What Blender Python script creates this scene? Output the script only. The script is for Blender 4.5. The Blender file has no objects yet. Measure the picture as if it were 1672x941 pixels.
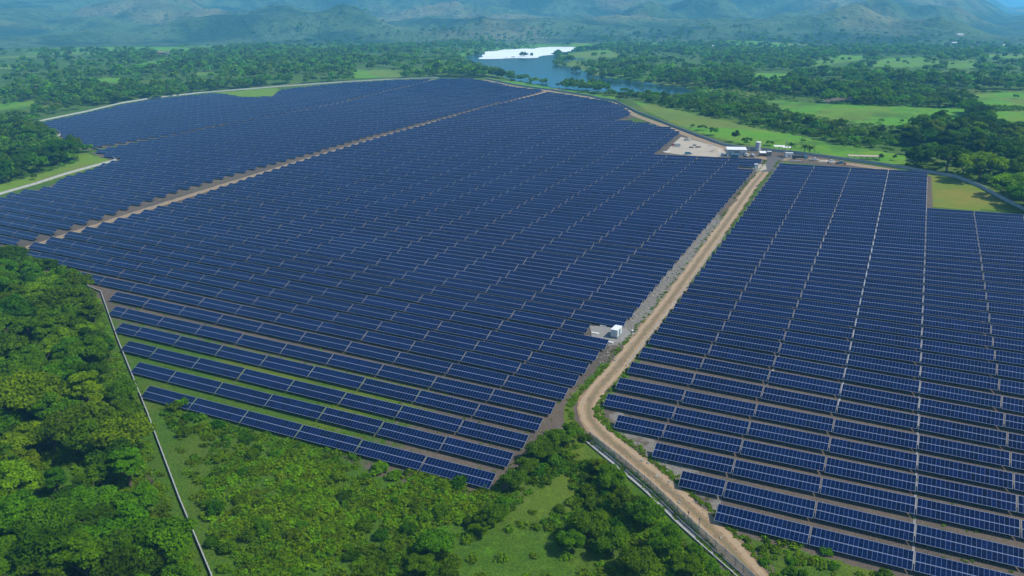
import bpy, math, random
import numpy as np
from mathutils import Matrix, Vector, noise as mnoise

random.seed(7); RNG = np.random.default_rng(11)
R_ = math.radians
S = bpy.context.scene
# ------------------------------------------------------------------ camera
F_PX, PW, PH = 1300.0, 1672.0, 941.0
PITCH = math.atan((470.5 - 25.0) / F_PX)
CAMZ = 125.0
cd = bpy.data.cameras.new("camera"); cam = bpy.data.objects.new("camera", cd)
S.collection.objects.link(cam); S.camera = cam
cd.sensor_width = 36.0; cd.lens = 36.0 * F_PX / PW; cd.clip_start = 1.0; cd.clip_end = 60000.0
cam.location = (0, 0, CAMZ); cam.rotation_euler = (math.pi / 2 - PITCH, 0, 0)
# ------------------------------------------------------------------ light
HAZE = 1.05e-4
SUN_EL, SUN_AZ = R_(52), R_(108)
W = bpy.data.worlds.new("World"); S.world = W; W.use_nodes = True
nt = W.node_tree; nt.nodes.clear()
sky = nt.nodes.new("ShaderNodeTexSky"); sky.sky_type = 'NISHITA'; sky.sun_disc = False
sky.sun_elevation = SUN_EL; sky.sun_rotation = SUN_AZ % (2 * math.pi)
sky.air_density = 1.0; sky.dust_density = 1.0; sky.ozone_density = 1.5
bg = nt.nodes.new("ShaderNodeBackground"); bg.inputs[1].default_value = 0.10
wo = nt.nodes.new("ShaderNodeOutputWorld")
nt.links.new(sky.outputs[0], bg.inputs[0]); nt.links.new(bg.outputs[0], wo.inputs[0])
sl = bpy.data.lights.new("sun", 'SUN'); sl.energy = 5.0; sl.angle = R_(3.0); sl.color = (1.0, 0.94, 0.82)
so = bpy.data.objects.new("sun", sl); S.collection.objects.link(so)
sv = Vector((math.sin(SUN_AZ) * math.cos(SUN_EL), math.cos(SUN_AZ) * math.cos(SUN_EL), math.sin(SUN_EL)))
so.rotation_euler = sv.to_track_quat('Z', 'Y').to_euler(); so.location = (0, 0, 300)
S.view_settings.view_transform = 'Standard'; S.view_settings.look = 'None'
S.view_settings.exposure = 1.12; S.view_settings.gamma = 1.0; S.view_settings.use_curve_mapping = False
S.render.engine = 'CYCLES'
S.cycles.use_denoising = True; S.cycles.max_bounces = 5; S.cycles.diffuse_bounces = 2
S.cycles.glossy_bounces = 2; S.cycles.transparent_max_bounces = 12; S.cycles.volume_bounces = 1
S.cycles.caustics_reflective = False; S.cycles.caustics_refractive = False

# ------------------------------------------------------------------ numbers: the plant's own grid (u along rows, v across)
NV = np.array([-0.04183557, -0.04662821, 0.99803587])
RV = np.array([0.8969045, -0.4418993, 0.01695083]); CV = np.cross(NV, RV)
NV /= np.linalg.norm(NV); RV /= np.linalg.norm(RV); CV /= np.linalg.norm(CV)
HTOP = 3.1                       # height of a table's upper edge over the ground
HG = 125.0 + HTOP

def sm(a, b, x):
    t = np.clip((np.asarray(x, float) - a) / (b - a), 0, 1); return t * t * (3 - 2 * t)

def drop(u, v):
    u = np.asarray(u, float); v = np.asarray(v, float)
    q = np.clip(v - 280, 0, None); q = np.where(q > 500, 500 ** 2 + 2 * 500 * (q - 500) * .75, q ** 2)
    return -3.8e-5 * q * np.clip((-u - 80) / 250, 0, 1)

def hsh(ix, iy, s):
    n = (ix.astype(np.int64) * 374761393 + iy.astype(np.int64) * 668265263 + s * 1442695041) & 0x7fffffff
    n = ((n ^ (n >> 13)) * 1274126177) & 0x7fffffff
    return ((n ^ (n >> 16)) & 0xffff) / 65535.0

def vnoise(x, y, s=0):
    x = np.asarray(x, float); y = np.asarray(y, float)
    ix = np.floor(x); iy = np.floor(y); fx = x - ix; fy = y - iy
    fx = fx * fx * (3 - 2 * fx); fy = fy * fy * (3 - 2 * fy)
    a = hsh(ix, iy, s); b = hsh(ix + 1, iy, s); c = hsh(ix, iy + 1, s); d = hsh(ix + 1, iy + 1, s)
    return (a * (1 - fx) + b * fx) * (1 - fy) + (c * (1 - fx) + d * fx) * fy

def fbm(x, y, o=4, s=0):
    r = 0; a = .5; t = 0
    for i in range(o):
        r = r + a * vnoise(x, y, s + i); t += a; a *= .5; x = x * 2.03 + 17.1; y = y * 2.03 + 5.3
    return r / t

def ray(px, py):
    cx = (px - PW / 2) / F_PX; cy = -(py - PH / 2) / F_PX
    c, s = math.cos(PITCH), math.sin(PITCH)
    return np.array([cx, cy * s + c, cy * c - s])

def uvs(px, py, h=HG - HTOP):
    """pixel -> (u, v) on the plane that carries the tables' upper edges (h = HG: the ground)"""
    d = ray(px, py)
    f = lambda t: float((d * t) @ NV + h - drop((d * t) @ RV, (d * t) @ CV))
    t = 80.0
    while f(t) > 0 and t < 2600: t += 6
    lo, hi = t - 6, t
    for _ in range(26):
        m = (lo + hi) / 2
        if f(m) > 0: lo = m
        else: hi = m
    p = d * lo
    return float(p @ RV), float(p @ CV)

def pl(u, v, h=0.0):
    """plant grid -> world point, h metres over the plant's ground"""
    p = u * RV + v * CV + (-HG + h + float(drop(u, v))) * NV
    return Vector((p[0], p[1], p[2] + CAMZ))

def in_poly(x, y, poly):
    x = np.asarray(x, float); y = np.asarray(y, float); r = np.zeros(x.shape, bool)
    n = len(poly)
    for i in range(n):
        x1, y1 = poly[i]; x2, y2 = poly[(i + 1) % n]
        c = ((y1 > y) != (y2 > y))
        xi = (x2 - x1) * (y - y1) / ((y2 - y1) if y2 != y1 else 1e-9) + x1
        r ^= (c & (x < xi))
    return r

def d_poly(x, y, poly, closed=True):
    x = np.asarray(x, float); y = np.asarray(y, float); d = np.full(x.shape, 1e9)
    n = len(poly)
    for i in range(n if closed else n - 1):
        ax, ay = poly[i]; bx, by = poly[(i + 1) % n]
        ex, ey = bx - ax, by - ay; L = ex * ex + ey * ey + 1e-9
        t = np.clip(((x - ax) * ex + (y - ay) * ey) / L, 0, 1)
        d = np.minimum(d, np.hypot(x - ax - t * ex, y - ay - t * ey))
    return d

# ------------------------------------------------------------------ ground height
V_LEV, W_LEV = -87.0, -93.0       # valley floor and river level, metres from the camera's height
def plane_z(x, y):
    """ground of the plant at (x, y), from the camera's height"""
    z = (-HG - NV[0] * x - NV[1] * y) / NV[2]
    u = RV[0] * x + RV[1] * y + RV[2] * z; v = CV[0] * x + CV[1] * y + CV[2] * z
    return z + drop(u, v), z, u, v

def pxy(px, py):
    u, v = uvs(px, py, HG); p = pl(u, v); return (p.x, p.y)

OUT_PX = [(-420, 520), (-300, 470), (-60, 440), (30, 430), (100, 448), (143, 468), (163, 479), (345, 941), (380, 1040), (1380, 1100), (2600, 1100), (2300, 560),
          (1960, 460), (1690, 356), (1600, 308), (1560, 292), (1515, 283), (1350, 260), (1250, 248), (1100, 209), (1000, 164), (960, 157), (891, 146), (790, 129), (716, 126.5), (560, 134),
          (440, 142), (330, 152), (197, 170), (75, 197), (40, 205), (99, 222), (108, 238), (143, 241), (190, 263), (105, 285), (60, 301), (-20, 325), (-300, 385), (-700, 460)]
OUT_XY = [pxy(*p) for p in OUT_PX]
def far_px(px, py, lev):
    d = ray(px, py); t = lev / d[2]; return (d[0] * t, d[1] * t)
RIV_PX = [(768, 98), (778, 92), (800, 84), (850, 80), (900, 77), (972, 77.5), (940, 83), (905, 88), (900, 93.5), (940, 95), (938, 98.5), (905, 101), (890, 105), (915, 109),
          (935, 117), (960, 126), (1000, 131), (1060, 139), (1100, 144), (1112, 149), (1095, 152), (1000, 147.5), (930, 142), (860, 130), (800, 116), (775, 106)]
RIV_XY = [far_px(a, b, W_LEV) for a, b in RIV_PX]
POND_PX = [(782, 97.4), (796, 84), (850, 80), (900, 77), (972, 77.5), (942, 83), (905, 88), (880, 93), (860, 95), (820, 97.8)]

def ground_z(x, y, detail=True):
    x = np.asarray(x, float); y = np.asarray(y, float)
    zf, zp, u, v = plane_z(x, y)
    ins = in_poly(x, y, OUT_XY); do = d_poly(x, y, OUT_XY); do = np.where(ins, 0, do)
    k = 9.0
    zo = V_LEV - k * np.logaddexp(0, (V_LEV - zp) / k)
    b = sm(0, 110, do)
    z = zf * (1 - b) + zo * b
    if detail:
        amp = sm(4, 60, do)
        z = z + amp * (5.5 * (fbm(x / 130, y / 130, 3, 3) - .5) + 1.4 * (fbm(x / 22, y / 22, 2, 9) - .5))
    # river bed
    ri = in_poly(x, y, RIV_XY); dr = d_poly(x, y, RIV_XY); sd = np.where(ri, -dr, dr)
    bank = sm(75, -25, sd)
    z = np.where(sd < 75, np.minimum(z, z * (1 - bank) + (W_LEV - 4.5) * bank), z)
    # mountains
    r = np.hypot(x, y)
    return z, do, sd, r

def mountain_z(x, y):
    r = np.hypot(x, y); az = np.degrees(np.arctan2(x, y))
    wx = x + 260 * (fbm(x / 700, y / 700, 3, 51) - .5); wy = y + 260 * (fbm(x / 700, y / 700, 3, 57) - .5)
    def rid(s, o, seed):
        t = 0; a = .5; q = 0; X = wx / s; Y = wy / s; wgt = 1.0
        for i in range(o):
            n = 1 - np.abs(2 * vnoise(X, Y, seed + i) - 1); n = n * n * wgt
            t = t + a * n; q += a; wgt = np.clip(n * 1.6, 0.15, 1); a *= .5; X = X * 2.07 + 3.7; Y = Y * 2.07 + 9.2
        return t / q
    foot = sm(2500, 3300, r + 300 * (fbm(x / 500, y / 500, 2, 77) - .5))
    hill = 330 * sm(3300, 5200, r) * rid(1000, 6, 21) + 34 * sm(3000, 4200, r) * rid(230, 4, 71) + 60 * sm(5000, 8000, r) * rid(600, 5, 75) + 60 * foot * rid(430, 6, 35) + 150 * foot * (1 - .5 * sm(4200, 6000, r)) * vnoise(wx / 300, wy / 300, 17) ** 2 * vnoise(wx / 800, wy / 800, 19)
    big = 1500 * sm(5600, 13500, r) * (0.16 + 0.9 * rid(3300, 8, 63)) + 80 * sm(3600, 5600, r)
    dip = sm(26.0, 31.0, az)
    return (hill + big) * (1 - .78 * dip) + 620 * dip * sm(14500, 18500, r) * (.5 + rid(3300, 5, 90))

def gz(x, y):
    """world ground height at one point"""
    z, do, sd, r = ground_z(np.array([x]), np.array([y]))
    if r[0] > 2300: z = z + mountain_z(np.array([x]), np.array([y]))
    return float(z[0]) + CAMZ

def G(px, py):
    """pixel -> world ground point (marched onto the terrain)"""
    d = ray(px, py); T = np.concatenate([np.arange(60, 1500, 3.0), np.arange(1500, 9000, 12.0)])
    z, do, sd, r = ground_z(d[0] * T, d[1] * T); z = z + np.where(r > 2300, mountain_z(d[0] * T, d[1] * T), 0)
    below = np.nonzero(d[2] * T < z)[0]
    i = below[0] if len(below) else len(T) - 1
    t0, t1 = T[max(i - 1, 0)], T[i]
    a0 = d[2] * t0 - z[max(i - 1, 0)]; a1 = z[i] - d[2] * t1
    t = t0 + (t1 - t0) * (a0 / (a0 + a1) if a0 + a1 > 0 else 1)
    return Vector((d[0] * t, d[1] * t, gz(d[0] * t, d[1] * t)))

# ------------------------------------------------------------------ object helpers
COL = S.collection
def tag(o, label=None, cat=None, group=None, kind=None):
    if label: o['label'] = label
    if cat: o['category'] = cat
    if group: o['group'] = group
    if kind: o['kind'] = kind
    return o
def link(name, data, mat=None, parent=None, loc=None, mw=None):
    o = bpy.data.objects.new(name, data); COL.objects.link(o)
    if mat is not None:
        for m in (mat if isinstance(mat, (list, tuple)) else [mat]):
            if data is not None: data.materials.append(m)
    if parent is not None: o.parent = parent
    if mw is not None: o.matrix_local = mw
    elif loc is not None: o.location = loc
    return o
def empty(name, loc=(0, 0, 0), rz=0.0):
    o = bpy.data.objects.new(name, None); COL.objects.link(o); o.location = loc; o.rotation_euler = (0, 0, rz)
    o.empty_display_size = .5; return o

class MB:
    """collects boxes, tubes and sheets into one mesh"""
    def __init__(s): s.v = []; s.f = []; s.m = []; s.uv = {}
    def poly(s, pts, m=0, uv=None):
        b = len(s.v); s.v += [tuple(p) for p in pts]; s.f.append(tuple(range(b, b + len(pts)))); s.m.append(m)
        if uv: s.uv[len(s.f) - 1] = uv
    def box(s, x0, x1, y0, y1, z0, z1, m=0, T=None):
        c = [(x, y, z) for z in (z0, z1) for y in (y0, y1) for x in (x0, x1)]
        if T is not None: c = [tuple(T @ Vector(p)) for p in c]
        b = len(s.v); s.v += c
        for q in ((0, 2, 3, 1), (4, 5, 7, 6), (0, 1, 5, 4), (2, 6, 7, 3), (0, 4, 6, 2), (1, 3, 7, 5)):
            s.f.append(tuple(b + i for i in q)); s.m.append(m)
    def beam(s, a, b, w, m=0, n=4, w2=None):
        a = Vector(a); b = Vector(b); d = (b - a); L = d.length
        if L < 1e-6: return
        q = d.to_track_quat('Z', 'Y'); w2 = w if w2 is None else w2; k = len(s.v)
        for (p, r) in ((a, w), (b, w2)):
            for i in range(n):
                t = 2 * math.pi * (i + .5) / n; s.v.append(tuple(p + q @ Vector((r * math.cos(t), r * math.sin(t), 0))))
        for i in range(n):
            j = (i + 1) % n; s.f.append((k + i, k + j, k + n + j, k + n + i)); s.m.append(m)
        s.f.append(tuple(k + i for i in reversed(range(n)))); s.f.append(tuple(k + n + i for i in range(n))); s.m += [m, m]
    def lathe(s, prof, n=16, m=0, c=(0, 0, 0)):
        k = len(s.v)
        for r, z in prof:
            for i in range(n):
                t = 2 * math.pi * i / n; s.v.append((c[0] + r * math.cos(t), c[1] + r * math.sin(t), c[2] + z))
        for a in range(len(prof) - 1):
            for i in range(n):
                j = (i + 1) % n; s.f.append((k + a * n + i, k + a * n + j, k + (a + 1) * n + j, k + (a + 1) * n + i)); s.m.append(m)
        s.f.append(tuple(k + i for i in reversed(range(n)))); s.m.append(m)
        s.f.append(tuple(k + (len(prof) - 1) * n + i for i in range(n))); s.m.append(m)
    def mesh(s, name, mats=()):
        me = bpy.data.meshes.new(name); me.from_pydata(s.v, [], s.f)
        for m in (mats if isinstance(mats, (list, tuple)) else [mats]): me.materials.append(m)
        if any(s.m): me.polygons.foreach_set('material_index', s.m)
        if s.uv:
            ul = me.uv_layers.new(name='UVMap'); li = 0
            for fi, f in enumerate(s.f):
                u = s.uv.get(fi)
                for k in range(len(f)):
                    ul.data[li].uv = u[k] if u else (0.0, 0.0); li += 1
        me.update(); return me
    def obj(s, name, mats, parent=None, loc=None, mw=None): return link(name, s.mesh(name, mats), None, parent, loc, mw)

def np_mesh(name, V, Fq, mats, uv=None, attrs=None, smooth=False, mi=None):
    me = bpy.data.meshes.new(name); n = len(Fq); k = Fq.shape[1]
    me.vertices.add(len(V)); me.vertices.foreach_set('co', V.astype(np.float32).ravel())
    me.loops.add(n * k); me.loops.foreach_set('vertex_index', Fq.astype(np.int32).ravel())
    me.polygons.add(n); me.polygons.foreach_set('loop_start', np.arange(0, n * k, k, dtype=np.int32))
    try: me.polygons.foreach_set('loop_total', np.full(n, k, dtype=np.int32))
    except Exception: pass
    if mi is not None: me.polygons.foreach_set('material_index', mi.astype(np.int32))
    if smooth: me.polygons.foreach_set('use_smooth', np.ones(n, bool))
    if uv is not None:
        ul = me.uv_layers.new(name='UVMap'); ul.data.foreach_set('uv', uv.astype(np.float32).ravel())
    for an, ad in (attrs or {}).items():
        at = me.attributes.new(an, 'FLOAT_COLOR', 'POINT'); at.data.foreach_set('color', ad.astype(np.float32).ravel())
    for m in (mats if isinstance(mats, (list, tuple)) else [mats]): me.materials.append(m)
    me.update(calc_edges=True); return me

# ------------------------------------------------------------------ materials
class NT:
    K = .50
    def __init__(s, name):
        s.m = bpy.data.materials.new(name); s.m.use_nodes = True; s.t = s.m.node_tree; s.t.nodes.clear()
        s.out = s.n('ShaderNodeOutputMaterial'); s.b = s.n('ShaderNodeBsdfPrincipled'); s.l(s.b.outputs[0], s.out.inputs[0])
    def n(s, t, **k):
        x = s.t.nodes.new(t)
        for a, b in k.items(): setattr(x, a, b)
        return x
    def l(s, a, b): s.t.links.new(a, b)
    def val(s, sock, v):
        if hasattr(v, 'links'): s.l(v, sock)
        else: sock.default_value = v
    def math(s, op, a, b=0.0, c=0.0, clamp=False):
        x = s.n('ShaderNodeMath', operation=op, use_clamp=clamp)
        s.val(x.inputs[0], a); s.val(x.inputs[1], b)
        if op == 'MULTIPLY_ADD': s.val(x.inputs[2], c)
        return x.outputs[0]
    def noise(s, scale, detail=3, rough=.5, co=None, dist=0.0):
        x = s.n('ShaderNodeTexNoise'); x.inputs['Scale'].default_value = scale; x.inputs['Detail'].default_value = detail
        x.inputs['Roughness'].default_value = rough; x.inputs['Distortion'].default_value = dist
        if co is not None: s.l(co, x.inputs['Vector'])
        return x.outputs['Fac']
    def ramp(s, fac, pts):
        x = s.n('ShaderNodeValToRGB'); e = x.color_ramp.elements
        while len(e) < len(pts): e.new(.5)
        for i, (p, c) in enumerate(pts):
            e[i].position = p; e[i].color = (c if len(c) == 4 else (*c, 1)) if isinstance(c, tuple) else (c, c, c, 1)
        s.l(fac, x.inputs[0]); return x.outputs[0]
    def mix(s, f, a, b, t='MIX'):
        x = s.n('ShaderNodeMix', data_type='RGBA', blend_type=t)
        s.val(x.inputs[0], f)
        for i, v in ((6, a), (7, b)):
            if hasattr(v, 'links'): s.l(v, x.inputs[i])
            else: x.inputs[i].default_value = (*[q * s.K for q in v], 1)
        return x.outputs[2]
    def pos(s): return s.n('ShaderNodeNewGeometry').outputs['Position']
    def bump(s, h, dist, st=1.0):
        x = s.n('ShaderNodeBump'); x.inputs['Distance'].default_value = dist; x.inputs['Strength'].default_value = st
        s.l(h, x.inputs['Height']); s.l(x.outputs[0], s.b.inputs['Normal'])
    def set(s, **k):
        for a, v in k.items():
            i = s.b.inputs[a.replace('_', ' ')]
            if hasattr(v, 'links'): s.l(v, i)
            elif isinstance(v, tuple): i.default_value = (*v, 1) if len(v) == 3 and i.type == 'RGBA' else v
            else: i.default_value = v
        return s.m

def plain(name, col, rough=.6, metal=0.0, var=.25, scale=.6):
    t = NT(name); f = t.noise(scale, 4, .6, t.pos())
    c = t.mix(f, tuple(x * (1 - var) for x in col), tuple(min(1, x * (1 + var)) for x in col))
    return t.set(Base_Color=c, Roughness=rough, Metallic=metal)

def m_panel():
    t = NT('panel_glass'); uv = t.n('ShaderNodeUVMap'); sp = t.n('ShaderNodeSeparateXYZ'); t.l(uv.outputs[0], sp.inputs[0])
    U = t.math('DIVIDE', sp.outputs[0], 1.03); Vv = t.math('DIVIDE', sp.outputs[1], 2.4)
    fu = t.math('FRACT', U); fv = t.math('FRACT', Vv)
    du = t.math('ABSOLUTE', t.math('SUBTRACT', fu, .5)); dv = t.math('ABSOLUTE', t.math('SUBTRACT', fv, .5))
    lu = t.math('GREATER_THAN', du, .5 - .034); lv = t.math('GREATER_THAN', dv, .5 - .034)
    line = t.math('MAXIMUM', lu, lv)
    mid = t.math('MULTIPLY', t.math('LESS_THAN', dv, .012), .45)
    co = t.n('ShaderNodeCombineXYZ'); t.l(t.math('FLOOR', U), co.inputs[0]); t.l(t.math('FLOOR', Vv), co.inputs[1])
    wn = t.n('ShaderNodeTexWhiteNoise', noise_dimensions='3D'); oi = t.n('ShaderNodeObjectInfo'); t.l(oi.outputs['Random'], co.inputs[2]); t.l(co.outputs[0], wn.inputs['Vector'])
    big = t.noise(.02, 3, .55, t.pos())
    cell = t.mix(wn.outputs['Value'], (.001, .003, .026), (.0035, .012, .082))
    cell = t.mix(t.ramp(big, [(.35, 0.0), (.65, .8)]), cell, (.003, .014, .070))
    tb = t.n('ShaderNodeTexWhiteNoise', noise_dimensions='1D'); t.l(t.math('ADD', t.math('FLOOR', t.math('DIVIDE', U, 21.0)), t.math('MULTIPLY', oi.outputs['Random'], 50.0)), tb.inputs['W'])
    cell = t.mix(t.math('MULTIPLY', tb.outputs['Value'], .45), cell, (.0006, .003, .018))
    cell = t.mix(t.ramp(t.noise(.35, 4, .7, t.pos()), [(.55, 0.0), (.8, .12)]), cell, (.05, .06, .07))
    c = t.mix(mid, cell, (.04, .08, .16)); c = t.mix(lu, c, (.10, .15, .34)); c = t.mix(lv, c, (.23, .29, .45))
    t.set(Base_Color=c, Roughness=t.math('MULTIPLY_ADD', line, .25, .22), Metallic=0.0)
    t.b.inputs['Specular IOR Level'].default_value = .09
    return t.m

def m_ground():
    t = NT('plain_ground'); p = t.pos(); at = t.n('ShaderNodeAttribute', attribute_name='mask'); sp = t.n('ShaderNodeSeparateColor')
    t.l(at.outputs['Color'], sp.inputs[0]); soil, past, grav, dry = sp.outputs[0], sp.outputs[1], sp.outputs[2], at.outputs['Alpha']
    n1 = t.noise(.035, 5, .6, p); n2 = t.noise(.35, 4, .65, p); n3 = t.noise(1.7, 3, .6, p); n4 = t.noise(.006, 3, .5, p)
    grass = t.mix(n2, (.038, .11, .002), (.10, .21, .004)); grass = t.mix(t.ramp(n1, [(.45, 0.0), (.68, .75)]), grass, (.095, .15, .010))
    grass = t.mix(t.ramp(n3, [(.40, .55), (.6, 0.0)]), grass, (.018, .040, .004))
    pas = t.mix(n2, (.060, .22, .002), (.115, .33, .004)); pas = t.mix(t.ramp(n1, [(.45, 0.0), (.68, .55)]), pas, (.19, .27, .010))
    vo = t.n('ShaderNodeTexVoronoi'); vo.inputs['Scale'].default_value = .004; t.l(p, vo.inputs['Vector'])
    vs = t.n('ShaderNodeSeparateColor'); t.l(vo.outputs['Color'], vs.inputs[0])
    pas = t.mix(t.ramp(t.noise(.018, 6, .7, p), [(.52, 0.0), (.66, .85)]), pas, (.055, .125, .006)); pas = t.mix(t.ramp(t.noise(.11, 5, .7, p), [(.56, 0.0), (.64, .7)]), pas, (.045, .105, .006))
    pas = t.mix(t.ramp(vs.outputs[0], [(.60, 0.0), (.72, .7)]), pas, (.14, .19, .03))
    so = t.mix(n2, (.090, .068, .050), (.175, .138, .105)); so = t.mix(t.ramp(n1, [(.35, .6), (.6, 0.0)]), so, (.072, .064, .060))
    so = t.mix(t.ramp(n3, [(.55, 0.0), (.75, .6)]), so, (.26, .22, .175))
    gr = t.mix(n2, (.15, .14, .125), (.30, .275, .24)); gr = t.mix(t.ramp(n3, [(.5, 0.0), (.65, .6)]), gr, (.09, .083, .075))
    olive = t.mix(n2, (.17, .16, .012), (.27, .25, .03)); olive = t.mix(t.ramp(n1, [(.42, 0.0), (.6, .8)]), olive, (.12, .20, .008)); olive = t.mix(t.ramp(n3, [(.55, 0.0), (.72, .5)]), olive, (.26, .20, .10))
    def edge(m, w): return t.math('ADD', m, t.math('MULTIPLY', t.math('SUBTRACT', n2, .5), w))
    c = t.mix(t.ramp(edge(past, .5), [(.42, 0.0), (.58, 1.0)]), grass, pas)
    c = t.mix(dry, c, olive)
    c = t.mix(t.ramp(edge(soil, 1.3), [(.42, 0.0), (.60, 1.0)]), c, so)
    c = t.mix(t.ramp(edge(grav, .9), [(.42, 0.0), (.58, 1.0)]), c, gr)
    t.set(Base_Color=c, Roughness=.95); t.b.inputs['Specular IOR Level'].default_value = .15
    t.bump(t.math('ADD', n3, n2), .35, .7); return t.m

def m_hills():
    t = NT('hill_ground'); t.K = .55; p = t.pos(); n1 = t.noise(.0045, 6, .62, p); n2 = t.noise(.02, 5, .65, p); n3 = t.noise(.0017, 4, .5, p)
    vo = t.n('ShaderNodeTexVoronoi'); vo.inputs['Scale'].default_value = .028; t.l(p, vo.inputs['Vector'])
    dots = t.ramp(vo.outputs['Distance'], [(.18, 1.0), (.34, 0.0)])
    c = t.mix(t.ramp(n1, [(.42, 0.0), (.56, 1.0)]), (.018, .055, .026), (.070, .130, .055))
    c = t.mix(t.ramp(n3, [(.54, 0.0), (.66, .6)]), c, (.24, .22, .11))
    c = t.mix(t.ramp(n2, [(.55, 0.0), (.66, .8)]), c, (.028, .065, .022))
    c = t.mix(t.math('MULTIPLY', dots, t.ramp(n2, [(.4, 0.0), (.5, 1.0)])), c, (.025, .058, .02))
    t.set(Base_Color=c, Roughness=.95); t.b.inputs['Specular IOR Level'].default_value = .1
    t.bump(t.math('ADD', n2, n1), 28.0, 1.0); return t.m

def m_leaf(name, dark, light, var=.5, tone_scale=.07):
    t = NT(name); p = t.pos(); oi = t.n('ShaderNodeObjectInfo')
    at = t.n('ShaderNodeAttribute', attribute_name='tone'); sp = t.n('ShaderNodeSeparateColor'); t.l(at.outputs['Color'], sp.inputs[0])
    n = t.noise(.9, 2, .6, p)
    f = t.math('MULTIPLY_ADD', t.math('SUBTRACT', n, .5), .9, t.math('MULTIPLY', sp.outputs[0], 1.0), True)
    c = t.mix(f, dark, light)
    hs = t.n('ShaderNodeHueSaturation'); t.l(c, hs.inputs['Color'])
    rr = t.math('FRACT', t.math('ADD', oi.outputs['Random'], sp.outputs[1]))
    hs.inputs['Hue'].default_value = .5
    t.l(t.math('MULTIPLY_ADD', rr, .036, .472), hs.inputs['Hue'])
    t.l(t.math('MULTIPLY_ADD', rr, var, 1 - var / 2), hs.inputs['Value'])
    t.set(Base_Color=hs.outputs[0], Roughness=.8); t.b.inputs['Specular IOR Level'].default_value = .03
    tr = t.n('ShaderNodeBsdfTranslucent'); t.l(hs.outputs[0], tr.inputs[0])
    mx = t.n('ShaderNodeMixShader'); mx.inputs[0].default_value = .42
    t.l(t.b.outputs[0], mx.inputs[1]); t.l(tr.outputs[0], mx.inputs[2]); t.l(mx.outputs[0], t.out.inputs[0]); return t.m

def m_road():
    t = NT('dirt_road_surface'); p = t.pos(); uv = t.n('ShaderNodeUVMap'); sp = t.n('ShaderNodeSeparateXYZ'); t.l(uv.outputs[0], sp.inputs[0])
    n1 = t.noise(.12, 4, .6, p); n2 = t.noise(.75, 6, .75, p)
    c = t.mix(n1, (.25, .15, .070), (.40, .275, .150)); c = t.mix(t.ramp(n2, [(.38, .9), (.55, 0.0)]), c, (.15, .095, .05)); c = t.mix(t.ramp(t.noise(.22, 5, .7, p), [(.52, 0.0), (.62, .6)]), c, (.19, .13, .075))
    a = t.math('ABSOLUTE', sp.outputs[0])                         # two worn wheel tracks
    tr = t.math('LESS_THAN', t.math('ABSOLUTE', t.math('SUBTRACT', a, t.math('MULTIPLY_ADD', n1, .5, .65))), .33)
    c = t.mix(t.math('MULTIPLY', tr, .6), c, (.44, .33, .205))
    c = t.mix(t.math('MULTIPLY', t.math('LESS_THAN', a, .25), t.ramp(n2, [(.40, 0.0), (.55, .75)])), c, (.13, .13, .05))
    t.bump(n2, .12, .6); return t.set(Base_Color=c, Roughness=.95)

def m_water(name, col, rough, bumpd, sc):
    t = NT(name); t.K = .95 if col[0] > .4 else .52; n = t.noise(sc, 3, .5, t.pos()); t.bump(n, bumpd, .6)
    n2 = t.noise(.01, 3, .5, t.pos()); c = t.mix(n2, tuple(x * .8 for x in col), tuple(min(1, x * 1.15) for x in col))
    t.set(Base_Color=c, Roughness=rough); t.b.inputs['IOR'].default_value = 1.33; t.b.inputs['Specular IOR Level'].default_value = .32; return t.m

def m_mesh_fence():
    t = NT('chain_link_mesh'); t.set(Base_Color=(.30, .32, .31), Roughness=.6, Metallic=.3)
    tr = t.n('ShaderNodeBsdfTransparent'); mx = t.n('ShaderNodeMixShader'); n = t.noise(.5, 2, .5, t.pos())
    t.l(t.ramp(n, [(.3, .34), (.7, .56)]), mx.inputs[0]); t.l(tr.outputs[0], mx.inputs[1]); t.l(t.b.outputs[0], mx.inputs[2]); t.l(mx.outputs[0], t.out.inputs[0]); return t.m

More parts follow.
